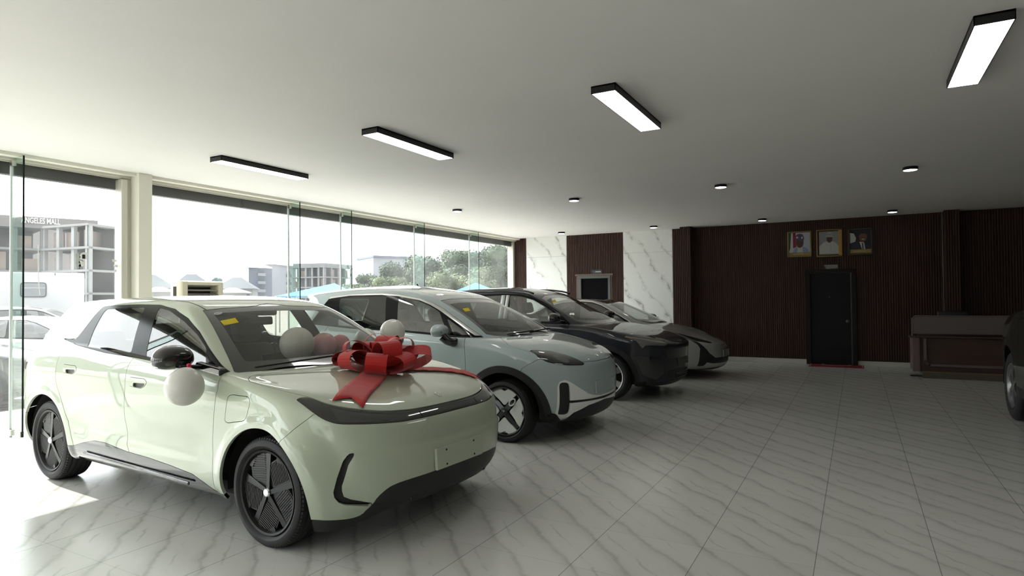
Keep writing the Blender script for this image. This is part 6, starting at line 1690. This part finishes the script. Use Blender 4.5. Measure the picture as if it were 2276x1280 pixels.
def build_outside():
    g, nt, N, L, b = nodes('pale_gravel'); tc = nd(nt, 'ShaderNodeTexCoord'); n = nd(nt, 'ShaderNodeTexNoise'); n.inputs['Scale'].default_value = 5; n.inputs['Detail'].default_value = 8; n.inputs['Roughness'].default_value = .75
    L.new(tc.outputs['Object'], n.inputs['Vector']); cr = nd(nt, 'ShaderNodeValToRGB'); L.new(n.outputs[0], cr.inputs[0]); e = cr.color_ramp.elements
    e[0].position = .36; e[0].color = (.22, .20, .17, 1); e[1].position = .58; e[1].color = (.52, .50, .45, 1); L.new(cr.outputs[0], b.inputs['Base Color']); b.inputs['Roughness'].default_value = .95
    tag(MB().box((-420, -260, GZ - .2), (60, 420, GZ)).build('ground', g), kind='structure')
    tag(MB().box((-10.6, -8, GZ), (XG - .25, 17, -.02)).build('terrace', mat('terrace_tile', (.62, .61, .57), .5)), kind='structure')
    tag(MB().box((XG - .25, -9, GZ), (8, YF - .12, -.02)).build('front_terrace', mat('terrace_tile')), kind='structure')
    conc = plaster('raw_concrete', (.30, .31, .32), .9); conc2 = plaster('dark_concrete', (.20, .21, .225), .9); infill = plaster('block_infill', (.36, .30, .27), .9); col = plaster('column_concrete', (.36, .38, .39), .9)
    # the half-built block on the left with the mall behind
    t = frame_building('grey half built concrete block with open floors behind the white trailer', (-98.1, 49.7), (-107.8, 61.3), GZ, 4, 3.37, 2, (-.93, .15), 12, conc, col, infill, fill=.6, seed=5)
    frame_building(None, (-107.7, 48.3), (-98.1, 49.7), GZ, 4, 3.37, 3, (-.3, .95), 11, conc, col, infill, fill=.5, seed=8, parent=t)
    frame_building(None, (-112, 32), (-107.7, 48.3), GZ, 4, 3.37, 5, (-.95, .25), 12, conc2, conc2, infill, fill=.75, seed=11, parent=t)
    m = thing('shopping_mall', 'pale long building with white roof lettering behind the half built block', 'building', (-130.7, 50.1, GZ))
    A = Vector((-140., 24., 0)); B = Vector((-124.2, 64.6, 0)); u = (B - A).normalized(); nn = Vector((u.y, -u.x, 0)); O = Vector((-130.7, 50.1, 0))
    mb = MB(); P = [A, B, B - nn * 14, A - nn * 14]; mb.faces([p - O for p in P] + [p - O + Vector((0, 0, 16.2)) for p in P], [(0, 1, 5, 4), (1, 2, 6, 5), (2, 3, 7, 6), (3, 0, 4, 7), (4, 5, 6, 7)]); mb.build('wall', plaster('mall_wall', (.40, .38, .37), .9), m)
    mb = MB(); P = [A + nn * .5, B + nn * .5, B, A]; mb.faces([p - O + Vector((0, 0, 15.6)) for p in P] + [p - O + Vector((0, 0, 17.2)) for p in P], [(0, 1, 5, 4), (1, 2, 6, 5), (2, 3, 7, 6), (3, 0, 4, 7), (4, 5, 6, 7), (3, 2, 1, 0)]); mb.build('fascia', mat('mall_fascia', (.27, .25, .245), .8), m)
    me = text_mesh('ANGELES MALL', 1.0, .1, True); o = link('lettering', me, mat('mall_letter_white', (.85, .85, .85), .6), m)
    w_ = max(v.co.x for v in me.vertices) - min(v.co.x for v in me.vertices); hgt = max(v.co.y for v in me.vertices) - min(v.co.y for v in me.vertices)
    cx = (Vector((-127.1, 53.8, 0)) + Vector((-124.9, 58.6, 0))) / 2; cx = A + u * (cx - A).dot(u) + nn * .62
    Mx = Matrix((u, Vector((0, 0, 1)), nn)).transposed().to_4x4()
    o.location = cx - O + Vector((0, 0, 16.45)); o.rotation_euler = Mx.to_euler(); o.scale = (5.6 / w_, 1.0 / hgt, 1)
    # white site trailer
    t = thing('site_trailer', 'long white trailer with one rounded window in the car park', 'trailer', (-27.5, 11.8, GZ)); ang = math.atan2(13.46 - 10.39, -26.81 + 28.14); t.rotation_euler = (0, 0, ang)
    wh = mat('trailer_white', (.60, .62, .64), .5)
    MB().box((-5.0, -.0, .35), (1.80, 2.4, 2.98), .05, 3).build('body', wh, t, smooth=.6)
    mb = MB(); mb.box((.0 - .22, -.012, 2.06), (.55, -.002, 2.60), .0); P = roundc([(-.20, 2.03), (.60, 2.03), (.60, 2.60), (-.20, 2.60)], .12)
    mb = MB(); mb.prism(P, -.03, .01, 'y'); w = mb.build('window', mat('trailer_window_rubber', (.05, .055, .06), .5), t)
    P = roundc([(-.165, 2.065), (.565, 2.065), (.565, 2.565), (-.165, 2.565)], .09); mb = MB(); mb.prism(P, -.036, -.03, 'y'); mb.build('pane', mat('trailer_pane', (.26, .29, .32), .15), w)
    MB().box((-.16, -.042, 2.375), (.56, -.036, 2.395)).build('window_bar', wh, w)
    MB().box((.85, -.03, 2.88), (.87, .0, 2.98)).build('drip_clip', M_BLKM, t)
    MB().box((-5.0, -.012, 1.10), (1.8, .0, 1.13)).build('side_rail', mat('trailer_rail', (.35, .37, .4), .4), t)
    for x in (-3.6, -1.2, .9):
        mb = MB(); mb.lathe([(0, -.12), (.22, -.12), (.34, -.10), (.36, -.06), (.36, .10), (0, .10)], 28, 'y', Matrix.Translation((x, .2, .36))); mb.build('wheel', M_TYRE, t)
    # cars parked outside
    lo = lambda sp, p, **k: dict(sp, paint=p, wheel=(lambda c, l, m, R=sp['R'], w=sp['tw']: wheel_alloy(c, l, R, .24, w, m, lo=True)), **k)
    grp = 'cars parked outside'
    d2 = dict(DARK); d2.pop('front'); s2 = dict(SILVER); s2.pop('front'); b2 = dict(BLUE); b2.pop('front')
    wp = paint('white_car_paint', (.62, .62, .62), .0, .3); gp_ = paint('grey_car_paint', (.16, .17, .18), .3, .3); dp = paint('charcoal_car_paint', (.04, .045, .05), .3, .3)
    std_car(lo(d2, gp_), 'dark car with roof rails parked in front of the white trailer', (-24.6, 11.2, GZ), 48, False, group=grp)
    std_car(lo(s2, wp), 'white saloon parked outside between window and trailer', (-16.3, 7.4, GZ), 38, False, group=grp)
    std_car(lo(s2, wp), 'white car at the far left behind the glass fin', (-22.5, 3.6, GZ), 30, False, group=grp)
    std_car(lo(b2, dp), 'dark car outside at the left picture edge, nearest the terrace', (-14.0, 4.0, GZ), 55, False, group=grp)
    # houses and blocks further off
    rf = mat('grey_roof', (.085, .10, .115), .7); rf2 = mat('blue_grey_roof', (.10, .125, .14), .7); hw = mat('house_wall', (.27, .29, .30), .9)
    house('grey roofed house just right of the cream pillar', (-111.9, 64.5), (-109.6, 70.0), 8, GZ, 4.4, 2.6, hw, rf2)
    house('grey hipped roof house rising behind the air cooler', (-126.2, 80.5), (-122.3, 87.2), 9, GZ, 4.9, 3.1, hw, rf)
    house('long low grey roofed house right of the air cooler', (-131.4, 94.2), (-125.5, 99.9), 9, GZ, 4.9, 2.8, hw, rf)
    house('small white roofed hut in front of the long house', (-72.8, 52.8), (-70.9, 55.5), 4, GZ, 3.0, .7, hw, mat('white_roof', (.62, .62, .62), .7))
    house('small white roofed shed by the cream pillar', (-80.5, 48.0), (-79.2, 50.6), 4, GZ, 3.2, .7, hw, mat('white_roof'))
    # grey apartment block with balconies
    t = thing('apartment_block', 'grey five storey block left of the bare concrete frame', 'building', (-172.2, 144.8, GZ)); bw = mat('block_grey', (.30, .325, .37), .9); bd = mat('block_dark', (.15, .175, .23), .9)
    O = Vector((-172.2, 144.8, 0))
    P0, P1, P2 = Vector((-172.8, 136.1, 0)), O, Vector((-174.9, 157.6, 0)); bk = Vector((-14, 4, 0))
    def wallq(a, b, h, m_): MB().faces([a - O, b - O, b - O + Vector((0, 0, h)), a - O + Vector((0, 0, h))], [(0, 1, 2, 3)]).build('wall', m_, t)
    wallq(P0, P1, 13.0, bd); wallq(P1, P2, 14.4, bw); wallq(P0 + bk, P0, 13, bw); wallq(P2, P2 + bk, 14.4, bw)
    mb = MB(); mb.faces([P0 - O + Vector((.6, -.6, 13.0)), P1 - O + Vector((.6, 0, 13.2)), P1 - O + bk * .5 + Vector((0, 0, 14.8)), P0 - O + bk * .5 + Vector((0, 0, 14.2))], [(0, 1, 2, 3)]); mb.faces([P1 - O + Vector((.5, 0, 14.4)), P2 - O + Vector((.5, .4, 13.4)), P2 - O + bk + Vector((0, 0, 14.0)), P1 - O + bk + Vector((0, 0, 15.0))], [(0, 1, 2, 3)]); mb.build('roof', mat('block_roof', (.25, .26, .28), .8), t)
    uu = (P2 - P1).normalized(); u0 = (P1 - P0).normalized()
    for k in range(4):
        z = 2.2 + 2.7 * k
        for (a, u_, w) in ((P1 + uu * 7.5, uu, 2.4), (P0 + u0 * 3.2, u0, 2.8)):
            mb = MB(); n_ = Vector((u_.y, -u_.x, 0)); c = a - O + n_ * .4
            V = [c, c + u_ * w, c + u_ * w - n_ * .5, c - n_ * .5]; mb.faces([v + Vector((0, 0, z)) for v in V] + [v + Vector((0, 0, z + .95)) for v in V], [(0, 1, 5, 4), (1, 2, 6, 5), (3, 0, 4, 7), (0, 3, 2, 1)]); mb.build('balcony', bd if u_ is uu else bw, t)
            mb = MB(); mb.faces([c - n_ * .35 + u_ * .3 + Vector((0, 0, z + .95)), c - n_ * .35 + u_ * (w - .3) + Vector((0, 0, z + .95)), c - n_ * .35 + u_ * (w - .3) + Vector((0, 0, z + 2.0)), c - n_ * .35 + u_ * .3 + Vector((0, 0, z + 2.0))], [(0, 1, 2, 3)]); mb.build('window', mat('far_window'), t)
    # bare frame in the middle
    t = frame_building('bare grey concrete frame with see through floors in mid distance', (-149.2, 133.2), (-139.3, 136.4), GZ, 4, 3.05, 5, (-.6, .8), 9, conc2, conc2, infill, fill=.15, seed=21, top_band=1.0)
    frame_building(None, (-139.3, 136.4), (-140.6, 149.2), GZ, 4, 3.05, 4, (-1, .1), 7, conc2, conc2, infill, fill=.45, seed=23, parent=t, top_band=1.0)
    # block behind the trees
    t = thing('flat_roofed_building', 'flat roofed grey building half hidden by the trees', 'building', (-105.9, 120., GZ)); mb = MB(); P = [Vector((0, 0, 0)), Vector((6.1, 11.4, 0)), Vector((-4, 17, 0)), Vector((-10, 5, 0))]
    mb.faces(P + [p + Vector((0, 0, 12.6)) for p in P], [(0, 1, 5, 4), (1, 2, 6, 5), (2, 3, 7, 6), (3, 0, 4, 7), (4, 5, 6, 7)]); mb.build('wall', bw, t)
    MB().faces([p * 1.04 + Vector((.3, -.3, 12.6)) for p in P] + [p * 1.04 + Vector((.3, -.3, 13.1)) for p in P], [(0, 1, 5, 4), (1, 2, 6, 5), (2, 3, 7, 6), (3, 0, 4, 7), (4, 5, 6, 7)]).build('roof_edge', bd, t)
    # lattice mast
    t = thing('radio_mast', 'thin lattice mast rising over the trees', 'mast', (-65.6, 100.5, GZ)); mb = MB()
    for k in range(3):
        a = 2 * PI * k / 3; mb.cyl((.35 * math.cos(a), .35 * math.sin(a), 0), (.25 * math.cos(a), .25 * math.sin(a), 15.5), .05, 6)
    for z in np.arange(6, 15.5, .9):
        for k in range(3):
            a, b_ = 2 * PI * k / 3, 2 * PI * (k + 1) / 3; mb.cyl((.3 * math.cos(a), .3 * math.sin(a), z), (.3 * math.cos(b_), .3 * math.sin(b_), z + .9), .03, 5)
    mb.build('lattice', mat('mast_grey', (.35, .36, .38), .5), t)
    # trees
    gm = mat('leaf_green', (.085, .125, .080), .8); gm2 = mat('leaf_dark_green', (.065, .098, .075), .8); gm3 = mat('leaf_light_green', (.11, .145, .075), .8); tr = mat('bark', (.12, .10, .08), .9)
    spots = [(-57.0, 64.0, 5.6, 2.6, gm, 'small loose tree at the left end of the tree line'), (-52.2, 62.3, 6.9, 3.4, gm2, 'dark tree in the tree line before the flat roofed building'), (-48.8, 64.4, 7.5, 3.4, gm, 'broad green tree in the tree line, left of the middle glass fin'), (-46.0, 62.6, 7.4, 3.3, gm2, 'dark green tree just right of the middle glass fin'), (-44.2, 66.0, 8.6, 3.0, gm, 'tall thin topped tree under the radio mast'),
             (-42.2, 64.0, 8.0, 3.3, gm, 'green tree behind the right blue canopy'), (-39.6, 65.8, 8.7, 3.4, gm2, 'tall round topped tree near the right window jamb'), (-37.2, 66.0, 8.6, 3.6, gm, 'round tree at the right end of the tree line'),
             (-47.2, 57.5, 4.6, 2.6, gm3, 'low bush in front of the tree line, left part'), (-41.0, 57.6, 5.0, 2.8, gm3, 'pale green bush behind the right canopy'), (-36.2, 58.5, 5.4, 3.0, gm3, 'low bush at the right window jamb'), (-52.6, 56.6, 3.8, 2.2, gm3, 'low bush at the left end of the tree line')]
    for k, (x, y, h, r, m_, lb) in enumerate(spots): foliage_tree('tree', lb, x, y, h, r, 40 + k, m_, tr, nleaf=6000)
    foliage_tree('tree', 'small blue green tree between the far house roofs', -105.6, 75.9, 7.4, 1.6, 77, mat('leaf_blue_green', (.10, .18, .17), .8), tr, nleaf=500)
    # shade canopies
    cb = mat('canopy_blue', (.03, .27, .62), .6)
    def canopy(label, A, B, back, za, K, zk):
        t = thing('shade_canopy', label, 'canopy', (A[0], A[1], GZ)); O = Vector((A[0], A[1], GZ))
        a, b_ = Vector((*A, za)) - O, Vector((*B, za)) - O; w = Vector((*back, 0)); k = Vector((*K, zk)) - O
        mb = MB(); mb.faces([a, b_, b_ + w, a + w, k], [(0, 1, 4), (1, 2, 4), (2, 3, 4), (3, 0, 4)]); o = mb.build('cloth', cb, t); s_ = o.modifiers.new('t', 'SOLIDIFY'); s_.thickness = .02
        for p in (a, b_, a + w, b_ + w): mb = MB(); mb.cyl((p.x, p.y, 0), p, .04, 8); mb.build('post', mat('canopy_post', (.5, .5, .5), .5), t)
    canopy('long blue shade canopy outside, left of the middle glass fins', (-25.9, 22.0), (-23.0, 25.0), (-3.2, 3.0), 1.78, (-25.6, 25.8), 2.50)
    canopy('blue shade canopy outside before the trees, nearer the back wall', (-19.0, 28.2), (-17.3, 29.4), (-1.4, 2.0), 2.02, (-18.8, 29.8), 2.46)
    # street trees in front of the glazed front, behind the camera
    for k, (x, y, h, r) in enumerate([(-12, -22, 6.5, 3.2), (-5.0, -25, 5.5, 3.0), (-20.5, -20, 7.0, 3.4), (2, -25, 6, 3.2), (-34, -14, 7, 3.5), (-33, -7, 6, 3.2), (-41, -19, 7.5, 3.6)]):
        foliage_tree('street_tree', 'street tree before the glazed shop front', x, y, h, r, 90 + k, gm2, tr, nleaf=900, group='street trees')
# ---------------------------------------------------------------- camera, light
def camera_and_light():
    cd = bpy.data.cameras.new('camera'); co = bpy.data.objects.new('camera', cd); COL.objects.link(co)
    R = np.array(CAM_R); M = Matrix([list(R[0]) + [0], list(R[1]) + [0], list(R[2]) + [1.5], [0, 0, 0, 1]])
    co.matrix_world = M
    cd.sensor_width = 36; cd.lens = 36 * 1386.83 / 2276; cd.clip_end = 1500; cd.clip_start = .05
    SC.camera = co
    w = bpy.data.worlds.new('sky'); SC.world = w; w.use_nodes = True
    nt = w.node_tree; bg = nt.nodes['Background']
    # hazy bright sky, glowing round the sun on the window side
    tc = nd(nt, 'ShaderNodeTexCoord'); dt = nd(nt, 'ShaderNodeVectorMath', operation='DOT_PRODUCT'); nt.links.new(tc.outputs['Generated'], dt.inputs[0])
    dt.inputs[1].default_value = Vector((-1, .055, .857)).normalized()
    mr = nd(nt, 'ShaderNodeMapRange', interpolation_type='SMOOTHSTEP'); nt.links.new(dt.outputs['Value'], mr.inputs['Value']); mr.inputs['From Min'].default_value = -.15; mr.inputs['From Max'].default_value = 1.; mr.inputs['To Min'].default_value = SKY[0]; mr.inputs['To Max'].default_value = SKY[1]
    bg.inputs[0].default_value = (.93, .97, 1., 1); nt.links.new(mr.outputs[0], bg.inputs[1])
    sd = bpy.data.lights.new('sun', 'SUN'); so = bpy.data.objects.new('sun', sd); COL.objects.link(so)
    sd.energy = 9.; sd.angle = .012; sd.color = (1., .97, .92)
    d = Vector((1, -.055, -.857)).normalized(); so.rotation_euler = d.to_track_quat('-Z', 'Y').to_euler()
    SC.view_settings.view_transform = 'Standard'; SC.view_settings.look = 'None'; SC.view_settings.gamma = 1; SC.view_settings.exposure = EXPOSURE
    SC.view_settings.use_curve_mapping = False
    SC.cycles.max_bounces = 10; SC.cycles.transparent_max_bounces = 24; SC.cycles.glossy_bounces = 5; SC.cycles.diffuse_bounces = 5
    SC.cycles.sample_clamp_indirect = 6; SC.cycles.use_denoising = True; SC.cycles.caustics_reflective = False; SC.cycles.caustics_refractive = False
    SC.cycles.blur_glossy = .3
EXPOSURE = 0.
SKY = (1.6, 6.0)
CAM_R = [[0.8753169, 0.0170743, 0.4832483], [0.4834574, -0.0113606, -0.8752942], [-0.009455, 0.9997897, -0.0181988]]
build_room()
build_lights_fixtures()
GC, GS = build_green()
build_bow(GC, GS)
build_balloons()
build_blue()
build_dark()
build_silver()
build_right()
build_cooler()
build_portraits()
build_desk()
build_signs_mat()
build_outside()
camera_and_light()
